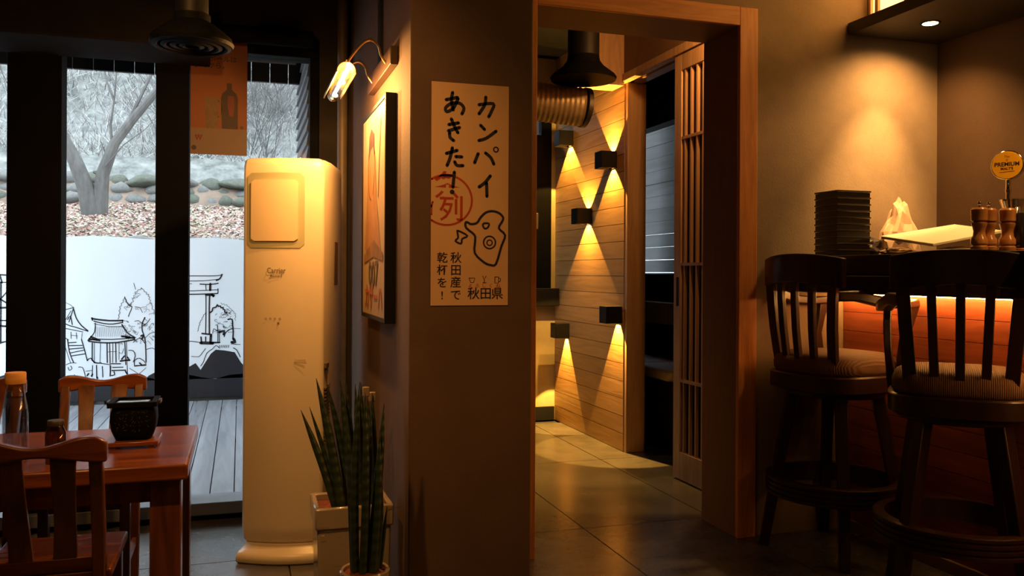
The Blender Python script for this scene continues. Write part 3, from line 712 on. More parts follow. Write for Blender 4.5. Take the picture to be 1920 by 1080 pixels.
# ------------------------------------------------------------------ standing air conditioner
ac = thing('air_conditioner', 'tall cream floor standing air conditioner between the window and the pillar', 'air conditioner', (.012,3.945,0), R(-17))
W, D_ = .352, .46
def plan(sc=1.0, dz=0):
    P = []; cx, cy = W/2, D_/2
    n = 8
    for i in range(n+1):                                     # bulged front
        t = i/n; P.append((W*t, -.030*math.sin(PI*t)))
    P += [(W+.012,.05),(W+.018,.13),(W+.010,D_*.8),(W-.02,D_),(.02,D_),(0,D_*.8)]
    return [(cx+(x-cx)*sc, cy+(y-cy)*sc) for x, y in P]
mb = MB(); lv = [(.93,.085),(.975,.105),(1.0,.16),(1.0,1.72),(.995,1.750),(.97,1.772),(.92,1.782)]
n = len(plan()); vv = [(x,y,z) for s_,z in lv for x,y in plan(s_)]
mb.add(vv, [(i*n+j,i*n+(j+1)%n,(i+1)*n+(j+1)%n,(i+1)*n+j) for i in range(len(lv)-1) for j in range(n)] + [tuple(range(n-1,-1,-1)), tuple((len(lv)-1)*n+j for j in range(n))])
obj('body', mb, M['ac'], ac, bevel=.012, seg=3, smooth=50)
def fy(x): return -.030*math.sin(PI*max(0,min(1,x/W)))
def front_patch(x0,x1,z0,z1,r_,th,off,nseg=10):
    """rounded rectangular plate following the bulged front"""
    out = []
    for cx,cz,a0 in ((x1-r_,z1-r_,0),(x0+r_,z1-r_,90),(x0+r_,z0+r_,180),(x1-r_,z0+r_,270)):
        for i in range(5):
            a = R(a0+90*i/4); out.append((cx+r_*math.cos(a), cz+r_*math.sin(a)))
    # slice into vertical strips
    m = MB(); xs_ = sorted(set([round(x0+(x1-x0)*i/nseg,5) for i in range(nseg+1)]))
    def span(x):
        d = 0
        if x < x0+r_: d = r_-math.sqrt(max(0,r_*r_-(x0+r_-x)**2))
        if x > x1-r_: d = r_-math.sqrt(max(0,r_*r_-(x-x1+r_)**2))
        return z0+d, z1-d
    vv = []
    for x in xs_:
        a,b = span(x); y = fy(x)-off
        vv += [(x,y,a),(x,y,b),(x,y+th,a),(x,y+th,b)]
    ff = []
    for i in range(len(xs_)-1):
        o = i*4; ff += [(o,o+4,o+5,o+1),(o+2,o+3,o+7,o+6),(o+1,o+5,o+7,o+3),(o,o+2,o+6,o+4)]
    k = (len(xs_)-1)*4; ff += [(0,1,3,2),(k,k+2,k+3,k+1)]
    return m.add(vv, ff)
obj('outlet_surround', front_patch(.022,.275,1.385,1.715,.018,.012,.003,14), M['ac_grey'], ac, smooth=30)
op = obj('outlet_panel', front_patch(.040,.248,1.415,1.683,.010,.016,.010,14), M['ac_panel'], ac, smooth=30)
tx = MB(); text_mb(tx, 'Carrier', .034, .155, 1.285, -.0335, .0004, .8); text_mb(tx, 'Maximize Z', .014, .155, 1.262, -.0335, .0003, .8)
obj('maker_lettering', tx, M['ac_text'], ac, smooth=0)
tx = MB()
for k,x in enumerate((.11,.13,.15,.172)): tx.ring(x, 1.075, .004, .0018, -.0335, 8)
tx.disc(.165,1.055,.005,-.0335,8)
obj('button_marks', tx, M['ac_text'], ac, smooth=0)
tx = MB(); tx.poly([(.235,.885),(.285,.885),(.285,.897),(.235,.897)], -.030)
obj('model_label', tx, mat('pale_label', (.55,.45,.28), .5), ac, smooth=0)
obj('grille_vent', MB().box(W+.0165,W+.021,.16,.235,1.22,1.42), M['ac_dark'], ac, bevel=.002)
for k in range(16):
    z = .52+.016*k
    obj('louvre', MB().hexa([(W+.004,.012,z),(W+.016,.008,z),(W+.018,.075,z+.014),(W+.006,.075,z+.014)],[(W+.004,.012,z+.007),(W+.016,.008,z+.007),(W+.018,.075,z+.021),(W+.006,.075,z+.021)]), M['ac_dark'], ac)
tx = MB().box(W+.006,W+.017,.006,.06,.855,.875); tx.box(W+.010,W+.017,.02,.04,.835,.855)
obj('peeled_sticker', tx, M['ac_dark'], ac)
bs = MB(); lv = [(1.06,0),(1.10,.010),(1.10,.035),(1.06,.050),(.98,.060),(.90,.088)]
vv = [(x,y,z) for s_,z in lv for x,y in plan(s_)]
bs.add(vv, [(i*n+j,i*n+(j+1)%n,(i+1)*n+(j+1)%n,(i+1)*n+j) for i in range(len(lv)-1) for j in range(n)] + [tuple(range(n-1,-1,-1)), tuple((len(lv)-1)*n+j for j in range(n))])
obj('base_plinth', bs, M['ac'], ac, smooth=50)

# ------------------------------------------------------------------ planters with snake plants
def leafspike(base, tip, r_, bend=0.0, n=9):
    a, b = Vector(base), Vector(tip); side = Vector((bend,0,0)); P = []; Rr = []
    for i in range(n):
        t = i/(n-1); P.append(a+(b-a)*t+side*math.sin(t*PI)); Rr.append(r_*.8*(1-.10*t)*(1 if t < .55 else max(.06, 1-((t-.55)/.45)**1.7*.95)))
    return MB().tube(P, Rr, 9)
pb = thing('white_planter', 'tall white glazed square planter of snake plants beside the air conditioner', 'potted plant', (.388,3.10,0))
obj('pot', MB().hexa([(-.12,-.08,0),(.12,-.08,0),(.12,.10,0),(-.12,.10,0)],[(-.13,-.10,.39),(.125,-.10,.39),(.125,.115,.39),(-.13,.115,.39)]), M['white_ceramic'], pb, bevel=.008)
obj('pot_rim', MB().box(-.138,.132,-.11,-.09,.39,.465).box(-.138,.132,.105,.125,.39,.465).box(-.138,-.118,-.09,.105,.39,.465).box(.112,.132,-.09,.105,.39,.465), M['white_ceramic'], pb, bevel=.006)
obj('soil', MB().box(-.118,.112,-.09,.105,.38,.44), M['soil'], pb)
fl_ = MB(); g = random.Random(3)
for k in range(26):
    x = g.uniform(-.15,.14); z = g.uniform(.03,.46); a = g.uniform(-.3,.3); L_ = g.uniform(.01,.05)
    y = -.112
    fl_.add([(x,y,z),(x+L_,y-.004,z+a*L_),(x+L_,y-.002,z+a*L_+.004),(x,y-.006,z+.004)], [(0,1,2,3)])
obj('wrapping_film', fl_, M['film'], pb, smooth=0)
for (bx0,by0),(tx_,ty,tz),r_,bd in (((-.06,-.02),(-.182,-.02,.795),.017,.006),((-.045,0),(-.150,.02,.80),.012,.004),((-.04,-.03),(-.130,-.02,.905),.021,.006),((-.01,.02),(-.090,.03,.885),.017,.01),
    ((0,-.02),(-.045,0,.895),.019,.004),((.015,.02),(-.02,.03,.895),.017,.0),((.03,0),(.012,.02,.875),.016,0),((.055,.03),(.035,.05,.88),.015,0),((.07,-.02),(.055,.0,.82),.018,0),((.09,.02),(.075,.03,.84),.015,.0)):
    obj('leaf', leafspike((bx0,by0,.44),(tx_,ty,tz),r_,bd), M['leaf'], pb)
for x,z in ((.055,.86),(.078,.84)): obj('leaf_tip_cap', MB().box(x-.012,x+.012,.038,.056,z-.035,z), M['white_ceramic'], pb, bevel=.003)
pf = thing('round_planter', 'round white pot of snake plants in front of the square planter', 'potted plant', (.385,2.74,0))
obj('pot', MB().lathe([(.055,0),(.058,.01),(.070,.26),(.072,.30),(.078,.305),(.079,.33),(.075,.335),(.068,.332),(.066,.31),(.002,.308)],36), M['white_ceramic'], pf)
obj('soil', MB().lathe([(.002,.30),(.066,.30),(.066,.322),(.03,.326),(.002,.325)],24), M['soil'], pf)
for (bx0,by0),(tx_,ty,tz),r_,bd in (((-.03,0),(-.02,.0,.93),.017,-.008),((-.01,-.02),(-.005,-.02,.90),.016,.006),((.012,.0),(.062,.02,.855),.019,.004),((.022,-.02),(.045,.0,.77),.016,.006),((.0,.02),(.022,.02,.87),.015,.0),((.035,.0),(.055,.0,.60),.012,.003),((-.035,.02),(-.055,.03,.80),.011,.0),((.05,.02),(.075,.03,.52),.009,0)):
    obj('leaf', leafspike((bx0,by0,.31),(tx_,ty,tz),r_,bd), M['leaf'], pf)

# ------------------------------------------------------------------ lettered poster on the pillar
PW, PH = .285, .79
po = thing('lettered_poster', 'narrow cream poster with large black brush lettering on the pillar', 'poster', (.639,2.948,1.164))
obj('sheet', MB().box(0,PW,-.0015,0,0,PH), M['paper'], po, smooth=0)
def p7(x, y): return ((x-67)/331*PW, PH - (y-52)/966*PH)
def p6(x, y): return p7(46+.575*x, 413.6+.5745*y)
K = MB(); E_ = -.0022; u7 = PW/331
for pts in ([(268,140),(330,132),(322,165),(310,190)], [(297,105),(292,140),(268,180)], [(275,230),(292,247)], [(268,297),(300,285),(342,252)], [(265,355),(250,395)], [(297,350),(320,370),(333,397)],
    [(318,450),(295,480),(270,500)], [(302,482),(304,540)], [(128,128),(175,115)], [(155,95),(150,130),(158,170)], [(178,120),(160,160),(132,180),(126,163),(150,143),(185,140),(203,160),(195,185)],
    [(140,235),(180,225)], [(138,262),(185,245)], [(150,210),(165,245),(178,268)], [(143,270),(145,290),(160,303)], [(130,360),(175,345)], [(155,335),(145,380),(133,412)], [(170,372),(195,372)], [(165,395),(175,410),(200,410)], [(164,440),(158,505)]):
    K.stroke([p7(*p) for p in pts], 13.5*u7, E_, 3)
K.ring(*p7(342,333), 10*u7, 6*u7, E_, 14); K.disc(*p7(155,526), 10*u7, E_, 12)
obj('brush_lettering', K, M['ink'], po, smooth=0); K = MB()
u6 = .575*u7
for pts, wd in (([(375,425),(400,385),(440,345),(490,332),(540,345),(572,378),(565,410),(540,462),(588,515),(560,600),(520,735),(480,745),(430,725),(360,655),(362,560),(355,515),(295,465),(290,425),(305,422),(330,435)],17),([(420,430),(465,428),(455,460),(430,465)],14),([(235,487),(305,525),(265,548),(258,585),(215,565),(235,540),(230,500)],14)):
    K.stroke([p6(*p) for p in pts], wd*u6, E_, 2, True)
K.ring(*p6(470,572), 45*u6, 11*u6, E_, 24); K.ring(*p6(470,574), 20*u6, 9*u6, E_, 14)
obj('map_drawing', K, M['ink'], po, smooth=0); K = MB()
def tj(mb_, s, x, y, size, bold=0.0): 
    X_, Z_ = p6(x, y); text_mb(mb_, s, size*u6, X_, Z_, E_, bold)
for s, y in zip('秋田産で', (697,790,882,978)): tj(K, s, 220, y, 84, .0004)
for s, y in zip('乾杯を!', (697,790,885,978)): tj(K, s, 120, y, 80, .0004)
for s, x in zip('秋田県', (352,443,530)): tj(K, s, x, 968, 92, .0005)
for pts in ([(318,845),(330,878),(352,878),(362,845),(318,845)],[(420,830),(430,855),(445,830)],[(432,855),(432,878),(420,880),(446,880)],[(512,835),(512,882),(540,882),(540,835),(512,835)],[(540,845),(556,848),(554,868),(540,872)]):
    K.stroke([p6(*p) for p in pts], 5*u6, E_, 0)
obj('small_lettering', K, M['ink'], po, smooth=0)
RD = MB()
cx, cy, r_ = 148, 258, 188
P = []
for i in range(80):
    a = 2*PI*i/79 - PI
    x = cx+r_*math.cos(a); y = cy+r_*math.sin(a)
    P.append((x,y))
P = [p for p in P if p[0] > 38]
RD.stroke([p6(*p) for p in P], 15*u6, -.0019, 0)
obj('stamp_ring', RD, M['redink'], po, smooth=0); RD = MB()
for s, x, y, sz in (('条',155,165,215),('列',185,335,190)):
    X_, Z_ = p6(x, y); text_mb(RD, s, sz*u6, X_, Z_, -.0019, .0012)
RD.stroke([p6(48,275),p6(38,310)], 14*u6, -.0019, 0); RD.stroke([p6(40,300),p6(40,370)], 12*u6, -.0019, 0)
for s, x in zip('よろしくね', (327,380,430,482,537)):
    X_, Z_ = p6(x, 905); text_mb(RD, s, 34*u6, X_, Z_, -.0019, .0002)
obj('stamp_characters', RD, M['redink'], po, smooth=0)

# ------------------------------------------------------------------ framed picture on the pillar side
pc = thing('framed_picture', 'framed portrait print hung under the brass picture light', 'picture', (.565,3.23,1.085), R(-90))
# local x runs away from the camera side negative; x 0 = near edge
FW, FH = .65, .88
obj('frame', MB().box(-FW,-FW+.018,-.042,0,0,FH).box(-.018,0,-.042,0,0,FH).box(-FW+.018,-.018,-.042,0,0,.018).box(-FW+.018,-.018,-.042,0,FH-.018,FH), M['black'], pc, bevel=.002)
obj('print', MB().box(-FW+.018,-.018,-.038,-.03,.018,FH-.018), mat('aged_print', (.36,.26,.16), .6, var=.10, scale=5), pc, smooth=0)
sk1 = mat('tan_wash', (.30,.145,.065), .6, var=.3, scale=14, stretch=(1,1,.4))
A = MB(); y_ = -.0395
A.poly([(-.56,.30),(-.50,.52),(-.47,.66),(-.42,.76),(-.34,.76),(-.27,.66),(-.24,.50),(-.18,.40),(-.12,.28),(-.20,.26),(-.40,.26)], y_)
obj('painted_figure', A, sk1, pc, smooth=0)
A = MB(); A.poly([(-.46,.67),(-.44,.77),(-.38,.80),(-.31,.77),(-.29,.66),(-.33,.72),(-.40,.71)], y_-.0006)
A.stroke([(-.46,.70),(-.47,.60),(-.43,.52),(-.38,.50)],.007,y_-.0006,2); A.stroke([(-.29,.70),(-.29,.60),(-.33,.52)],.007,y_-.0006,2)
A.stroke([(-.13,.80),(-.17,.62),(-.19,.50)],.012,y_-.0006,1)
obj('painted_outline', A, mat('umber_wash', (.07,.033,.02), .6, var=.3, scale=20), pc, smooth=0)
A = MB(); A.poly([(-.58,.27),(-.30,.33),(-.06,.27),(-.06,.24),(-.30,.26),(-.58,.235)], y_-.0008)
obj('painted_stain', A, mat('ochre_wash', (.20,.10,.04), .6, var=.35, scale=18), pc, smooth=0)
A = MB(); text_mb(A, '007', .14, -.31, .185, y_-.001, .003, 1.25)
obj('dark_numerals', A, mat('grey_umber_print', (.085,.055,.038), .6, var=.2, scale=20), pc, smooth=0)
A = MB(); text_mb(A, 'カザーハ', .115, -.31, .085, y_-.001, .0025, 1.05)
obj('red_lettering', A, mat('vermilion_print', (.36,.07,.02), .6, var=.2, scale=20), pc, smooth=0)

# ------------------------------------------------------------------ picture light
pl = thing('picture_light', 'brass two-armed wall lamp with a glowing tube above the framed picture', 'wall lamp', (.565,3.20,2.03))
obj('mounting_bar', MB().box(-.030,0,0,.60,.035,.105), mat('dark_bar_wood', (.05,.025,.012), .5), pl, bevel=.003)
obj('conduit', MB().box(-.014,0,.36,.42,.105,1.12), M['black'], pl)
for y in (.10,.46):
    P = [(-.03,y,.06),(-.05,y,.09),(-.06,y,.125),(-.085,y,.145),(-.115,y,.135),(-.15,y,.095),(-.180,y,.05)]
    Q = []
    for i in range(len(P)-1):
        a_,b_,c_,d_ = [Vector(P[max(0,min(j,len(P)-1))]) for j in (i-1,i,i+1,i+2)]
        for k in range(4):
            t = k/4; Q.append(.5*((2*b_)+(c_-a_)*t+(2*a_-5*b_+4*c_-d_)*t*t+(3*b_-a_-3*c_+d_)*t**3))
    Q.append(Vector(P[-1]))
    obj('arm', MB().tube(Q,.005,10), M['brass'], pl); obj('socket', MB().tube([(-.178,y,.058),(-.187,y,.034)],.012,14), M['brass'], pl)
rf_ = MB(); n_ = 14
vv = []; ff = []
for yy in (.02,.275,.535):
    for rad_ in (.037,.034):
        for j in range(n_+1):
            a_ = R(-8+196*j/n_); vv.append((-.19+rad_*math.cos(a_), yy, rad_*math.sin(a_)))
m_ = n_+1
for i in range(2):
    for k in range(2):
        o = (i*2+k)*m_; o2 = o+2*m_
        for j in range(n_): ff.append((o+j,o+j+1,o2+j+1,o2+j) if k == 0 else (o+j+1,o+j,o2+j,o2+j+1))
for o in (0,4*m_):
    for j in range(n_): ff.append((o+j,o+m_+j,o+m_+j+1,o+j+1))
for i in range(2):
    o = i*2*m_; ff += [(o,o+2*m_,o+3*m_,o+m_),(o+n_,o+m_+n_,o+3*m_+n_,o+2*m_+n_)]
obj('reflector', rf_.add(vv,ff), M['brass'], pl)
obj('glass_tube', MB().tube([(-.19,.04,0),(-.19,.055,0),(-.19,.50,0),(-.19,.515,0)],[.012,.024,.024,.012],18), M['clear'], pl)
obj('filament', MB().tube([(-.19,.08,0),(-.19,.30,0),(-.19,.48,0)],.007,8), M['filament'], pl)
for y in (.14,.40): lamp('bulb_light','POINT',30,WARM,(-.19,y,-.026),pl,size=.012)

# ------------------------------------------------------------------ drink poster on the window
dpz = thing('drink_poster', 'orange drink poster with bottle and mug taped on the window', 'poster', (-.245,4.655,1.882))
DW, DH = .276, .59
obj('sheet', MB().box(0,DW,-.002,0,.135,DH), M['orange'], dpz, smooth=0)
obj('sheet_foot', MB().box(0,DW,-.002,0,0,.135), M['lowpaper'], dpz, smooth=0)
def d5(x, y): return ((x-82)/495*DW, DH-(y-30)/1000*DH)
u5 = DW/495
A = MB(); text_mb(A,'ハイボールは',62*u5,*d5(300,195),-.003,.0006); text_mb(A,'角だから。',62*u5,*d5(260,255),-.003,.0008)
text_mb(A,'角。',74*u5,*d5(515,770),-.0045,.0014)
obj('black_lettering', A, M['ink'], dpz, smooth=0)
A = MB(); A.poly([d5(*p) for p in ((395,400),(440,400),(442,455),(480,490),(495,530),(495,800),(355,800),(345,530),(360,490),(397,455))],-.0028)
obj('printed_bottle', A, M['bottleprint'], dpz, smooth=0)
A = MB(); A.poly([d5(*p) for p in ((405,510),(460,510),(465,600),(455,690),(420,690),(405,600))],-.0035)
obj('bottle_label', A, M['redprint'], dpz, smooth=0); A = MB()
text_mb(A,'W',60*u5,*d5(152,890),-.003,.0012); A.stroke([d5(125,862),d5(140,875),d5(152,858),d5(165,875),d5(182,862)],8*u5,-.003,0)
obj('crown_mark', A, M['redprint'], dpz, smooth=0)
A = MB(); A.poly([d5(*p) for p in ((205,530),(325,530),(320,760),(310,805),(225,805),(212,760))],-.0028); A.stroke([d5(325,560),d5(345,590),d5(345,670),d5(322,700)],12*u5,-.0028,2)
obj('printed_mug', A, M['glassprint'], dpz, smooth=0)
obj('round_mark', MB().disc(*d5(112,975),22*u5,-.003), M['bottleprint'], dpz, smooth=0)

# ------------------------------------------------------------------ corridor: sconces, extractor, duct, bench
def sconce(label, y, z, up_, down, ang, pw=90):
    s = thing('wall_sconce', label, 'wall lamp', (2.627,y,z), 0, 'black cube sconces on the plank wall')
    h = .062; dw = .05 if ang > 70 else .026
    body = MB().box(-.125,-.119,-h,h,-h,h).box(-.006,0,-h,h,-h,h).box(-.119,-.006,-h,-h+.006,-h,h).box(-.119,-.006,h-.006,h,-h,h)
    if not up_: body.box(-.119,-.006,-h+.006,h-.006,h-.006,h)
    obj('cube_body', body, M['black'], s, bevel=.002)
    obj('lens', MB().lathe([(.001,-.002),(.016,-.002),(.016,.002),(.001,.002)],14,(-dw,0,0)), M['sconce_lens'], s)
    if up_: lamp('up_light','SPOT',pw*.8,AMBER,(-dw,0,.006),s,(PI,0,0),.004,ang,.10)
    if down: lamp('down_light','SPOT',pw,AMBER,(-dw,0,-.006),s,(0,0,0),.004,ang,.10)
sconce('topmost black cube sconce, just under the flexible duct', 6.645, 2.40, False, True, 88)
sconce('black cube sconce nearest the wooden door post, beams up and down', 5.785, 2.115, True, True, 82)
sconce('middle black cube sconce with light cones above and below', 6.25, 1.73, True, True, 88)
sconce('lowest black cube sconce near the corridor end wall', 6.71, .80, False, True, 58, 170)
sconce('low black cube sconce beside the wooden door post, beam downward only', 5.685, .982, False, True, 64, 170)
eh = thing('extractor_hood', 'black cone extractor hood hanging in the corridor', 'hood', (2.06,5.0,2.50))
obj('hood_cone', MB().lathe([(.205,0),(.21,.015),(.20,.03),(.13,.085),(.105,.12),(.10,.15)],36), M['castiron'], eh)
obj('hood_grille', MB().lathe([(.02,.01),(.06,.004),(.065,.012),(.11,.004),(.115,.012),(.16,.004),(.198,.004)],36), M['steel'], eh)
obj('pipe', MB().lathe([(.10,.15),(.10,.65)],28), M['black'], eh)
du = thing('flexible_duct', 'ribbed metallic flexible duct below the corridor ceiling', 'duct', (1.95,5.2,2.37))
mb = MB(); prof = []
NR = 34
P = []; Rr = []
for i in range(NR*4+1):
    t = i/(NR*4); P.append((.19-1.1*t, .10*math.sin(t*2), .0+.10*t)); Rr.append(.125+.003*math.cos(i*PI/2))
obj('duct_hose', MB().tube(P,Rr,28), M['duct'], du, smooth=80)
obj('duct_collar', MB().tube([(.185,-.0,0),(.215,0,-.003)],[.131,.131],28), M['steel'], du)
bn = thing('wall_bench', 'dark built-in bench in the side room behind the sliding door', 'bench', (3.2,6.3,0))
obj('bench_box', MB().box(-.28,.29,-1.2,1.25,0,.50), M['black'], bn, bevel=.004)
obj('bench_back', MB().box(.20,.29,-1.2,1.25,.50,.86), M['black'], bn, bevel=.004)
obj('bench_cap', MB().box(.17,.295,-1.2,1.25,.86,1.04), M['post'], bn, bevel=.004)
for lab, y in (('pale seat cushion on the bench, nearer the sliding door', 5.75), ('pale seat cushion on the bench, farther from the sliding door', 6.42)):
    tag(obj('seat_cushion', MB().prism([(p[0]*.9,p[1]*1.25) for p in rsq(.24,.05)],.002,.085), M['fabric'], None, bevel=.02, seg=3, loc=(3.14,y,.50)), lab, 'cushion', 'seat cushions on the bench')

# ------------------------------------------------------------------ bar
bar = thing('bar_counter', 'wooden bar front with horizontal planks below a black counter', 'bar', (2.92,2.4,0))
obj('bar_body', MB().box(.02,.50,-2.0,1.215,0,1.19), M['black'], bar)
bmh = MB().box(0,.02,-2.0,1.215,.0015,.0935).mesh('bar_plank', 0)
for k in range(12): obj('bar_plank', bmh, M['barplank'], bar, loc=(0,0,.055+.0945*k))
obj('toe_board', MB().box(-.012,.02,-2.0,1.215,0,.055), mat('toe_board', (.30,.20,.11), .5), bar, bevel=.003)  # paler colour stands in for a highlight along the kickboard
obj('led_strip', MB().box(-.045,-.030,-2.0,1.20,1.184,1.192), M['strip'], bar, smooth=0)
ctop = thing('bar_worktop', 'two-tier black worktop of the bar', 'counter', (2.92,2.4,1.195))
obj('lower_slab', MB().box(-.30,.58,-2.0,1.215,0,.082), M['tray'], ctop, bevel=.004)
obj('upper_ledge', MB().box(-.285,.56,-2.0,1.215,.088,.175), M['tray'], ctop, bevel=.004)
CT = 1.37
# overhead canopy with lantern
cn = thing('bar_canopy', 'black shelf canopy above the bar with a recessed downlight', 'shelf', (3.22,2.4,2.50))
obj('canopy_slab', MB().box(-.285,.288,-2.4,1.215,0,.058), mat('canopy_black', (.022,.018,.014), .5, var=.1), cn, bevel=.003)
for y in (.92,-.15,-1.2):
    obj('downlight_lens', MB().lathe([(.001,-.004),(.034,-.004),(.038,-.002),(.038,.0)],22,(-.045,y,0)), M['glow'], cn)
    obj('downlight_rim', MB().lathe([(.036,-.003),(.047,-.003),(.048,0),(.036,0)],22,(-.045,y,0)), M['black'], cn)
    if y > .5: lamp('downlight_wash','SPOT',66,(1,.52,.16),(-.045,y,-.012),cn,(R(14),R(2),0),.03,140,.9)
    if y > .5: lamp('downlight_core','SPOT',110,(1,.54,.17),(-.045,y,-.012),cn,(R(16),R(6),0),.02,56,1.0)
    else: lamp('downlight_beam','SPOT',60,(1,.50,.15),(-.045,y,-.012),cn,(R(24),R(-14),0),.02,92,.8)
ln = thing('shelf_lantern', 'glowing slatted lantern box on top of the bar canopy', 'lantern', (3.06,2.4,2.558))
obj('paper_panel', MB().box(.012,.018,-2.3,1.19,.02,.56), M['lantern'], ln, smooth=0)
obj('back_panel', MB().box(.10,.12,-2.3,1.19,0,.56), M['post'], ln)
obj('frame_rail', MB().box(-.006,.10,-2.3,1.19,0,.02).box(-.006,.10,-2.3,1.19,.56,.585).box(-.006,.10,1.19,1.205,0,.585), M['post'], ln)
slm = MB().box(-.006,.010,0,.022,.02,.56).mesh('lantern_slat', 0)
for k in range(17): obj('lantern_slat', slm, M['post'], ln, loc=(0,1.16-.20*k-.022,0))
lamp('lantern_light','POINT',2,(1,.42,.09),(-.08,1.02,.28),ln,size=.05)

# bar stools
def make_stool(label, loc, face, base):
    s = thing('bar_stool', label, 'bar stool', loc, face, 'dark wood swivel bar stools with arms')
    for k in range(4):
        a = base-face+PI/2*k; c_, s_ = math.cos(a), math.sin(a)
        P = [(.185*c_,.185*s_,.74),(.25*c_,.25*s_,.38),(.315*c_,.315*s_,0)]
        sec = [((-s_*w_,c_*w_,0),(c_*w_,s_*w_,0)) for w_ in (.027,.025,.022)]
        obj('leg', MB().sweep(P, sec), M['walnut'], s, bevel=.005)
    prof = []
    for i in range(4):
        z = .262+.022*i; prof += [(.298,z),(.306,z+.004),(.306,z+.016),(.298,z+.020)]
    mbr = MB(); n = 40
    pf_ = [(.262,.262)] + prof + [(.262,.348)]
    vv = [(r_*math.cos(2*PI*j/n), r_*math.sin(2*PI*j/n), z) for r_,z in pf_ for j in range(n)]
    k_ = len(pf_); mbr.add(vv, [(i*n+j,i*n+(j+1)%n,((i+1)%k_)*n+(j+1)%n,((i+1)%k_)*n+j) for i in range(k_) for j in range(n)])
    obj('foot_ring', mbr, M['walnut'], s, smooth=30)
    obj('swivel_plate', MB().lathe([(.21,.725),(.22,.73),(.22,.755),(.20,.76)],32), M['walnut'], s)
    def sup(sc, z, e=3.2, n=36, cx=0.0):
        P = []
        for j in range(n):
            t = 2*PI*j/n; c_, s_ = math.cos(t), math.sin(t)
            P.append((cx+sc*.255*math.copysign(abs(c_)**(2/e),c_), sc*.25*math.copysign(abs(s_)**(2/e),s_), z))
        return P
    def loft(levels):
        m = MB(); n = 36; vv = [p for sc,z in levels for p in sup(sc,z)]; k = len(levels)
        return m.add(vv, [(i*n+j,i*n+(j+1)%n,(i+1)*n+(j+1)%n,(i+1)*n+j) for i in range(k-1) for j in range(n)] + [tuple(range(n-1,-1,-1)), tuple((k-1)*n+j for j in range(n))])
    obj('seat_frame', loft([(.94,.752),(1.0,.76),(1.0,.825),(.97,.832)]), M['walnut'], s, smooth=40)
    obj('seat_cushion', loft([(.90,.830),(.94,.845),(.95,.875),(.90,.905),(.75,.922),(.4,.928)]), M['cushion'], s, smooth=60)
    # curved back: r is the half-width angle mapped on an arc behind the seat
    def bp2(t, z):       # t -1..1 across, fans out and leans back with height
        f = (z-.80)/.57
        return Vector((-.205-.055*f + .045*(t*t) - .0, t*(.175+.045*f), z))
    for t in (-1,-.5,0,.5,1) if False else (-.92,-.46,0.0,.46,.92):
        big = abs(t) > .9
        zz = [.80,.92,1.04,1.16,1.27]
        P = [bp2(t,z) + Vector((-.012*math.sin((z-.8)/.47*PI),0,0)) for z in zz]
        wd = .024 if big else .016
        obj('back_post' if big else 'back_slat', MB().sweep(P, [((0,wd,0),(.012,0,0))]*5), M['walnut'], s, bevel=.003)
    n = 16; P = []; sec = []
    for i in range(n+1):
        t = -1.12+2.24*i/n; zt = 1.375-.018*abs(t)**2.2; zb = 1.235+.012*math.cos(t*2.4)
        p = bp2(t,(zt+zb)/2); P.append(p); sec.append(((.014,0,0),(0,0,(zt-zb)/2)))
    obj('crest_rail', MB().sweep(P, sec), M['walnut'], s, bevel=.006, seg=3)
    for sd_ in (-1,1):
        pts = [bp2(.95*sd_,1.185),(-.12,sd_*.232,1.188),(.0,sd_*.262,1.160),(.12,sd_*.272,1.150),(.205,sd_*.262,1.155),(.225,sd_*.258,1.145)]
        sec = [((0,.018,0),(0,0,.022)),((0,.022,0),(0,0,.024)),((0,.028,0),(0,0,.022)),((0,.032,0),(0,0,.020)),((0,.030,0),(0,0,.019)),((0,.022,0),(0,0,.012))]
        arm = obj('arm', MB().sweep(pts, sec), M['walnut'], s, bevel=.008, seg=3)
        pts = [(.195,sd_*.262,1.140),(.175,sd_*.262,1.07),(.150,sd_*.258,.99),(.150,sd_*.250,.90),(.185,sd_*.245,.82),(.190,sd_*.243,.775)]
        sec = [((.034,0,0),(0,.015,0)),((.022,0,0),(0,.015,0)),((.020,0,0),(0,.015,0)),((.026,0,0),(0,.016,0)),((.030,0,0),(0,.016,0)),((.022,0,0),(0,.014,0))]
        obj('arm_support', MB().sweep(pts, sec), M['walnut'], s, bevel=.005)
    return s
make_stool('dark wood bar stool with arms, closer to the wide opening', (2.645,3.335,0), R(8), R(-30))
make_stool('dark wood bar stool with arms, nearer the camera at the right edge', (2.66,2.63,0), R(46), R(5))

# things on the bar
lm = None
ORD = ['bottom black lacquer box of the tall stack on the bar'] + ['%s black lacquer box from the bottom of the tall stack on the bar' % o for o in ('second','third','fourth','fifth','sixth','seventh','eighth','ninth')] + ['topmost black lacquer box of the tall stack on the bar']
for k in range(10):
    b_ = thing('lacquer_box', ORD[k], 'box', (2.675,3.36,CT+.0005+.031*k), 0, 'black lacquer boxes stacked on the bar')
    if lm is None:
        lm = (MB().box(.002,.188,.002,.163,0,.0215).mesh('box_base',0), MB().box(-.002,.192,-.002,.167,.0225,.0305).mesh('box_lid',0))
    obj('box_base', lm[0], M['tray'], b_); obj('box_lid', lm[1], M['lacquer'], b_, bevel=.0018)
cb = MB(); lo = [Vector(p) for p in ((2.90,3.33,1.452),(2.87,2.98,1.404),(3.19,2.92,1.466),(3.27,3.26,1.512))]
cb.hexa(lo, [p+Vector((0,0,.014)) for p in lo])
tag(obj('cutting_board', cb, M['board'], None, bevel=.003), 'white cutting board propped at a slant on the bar', 'cutting board')
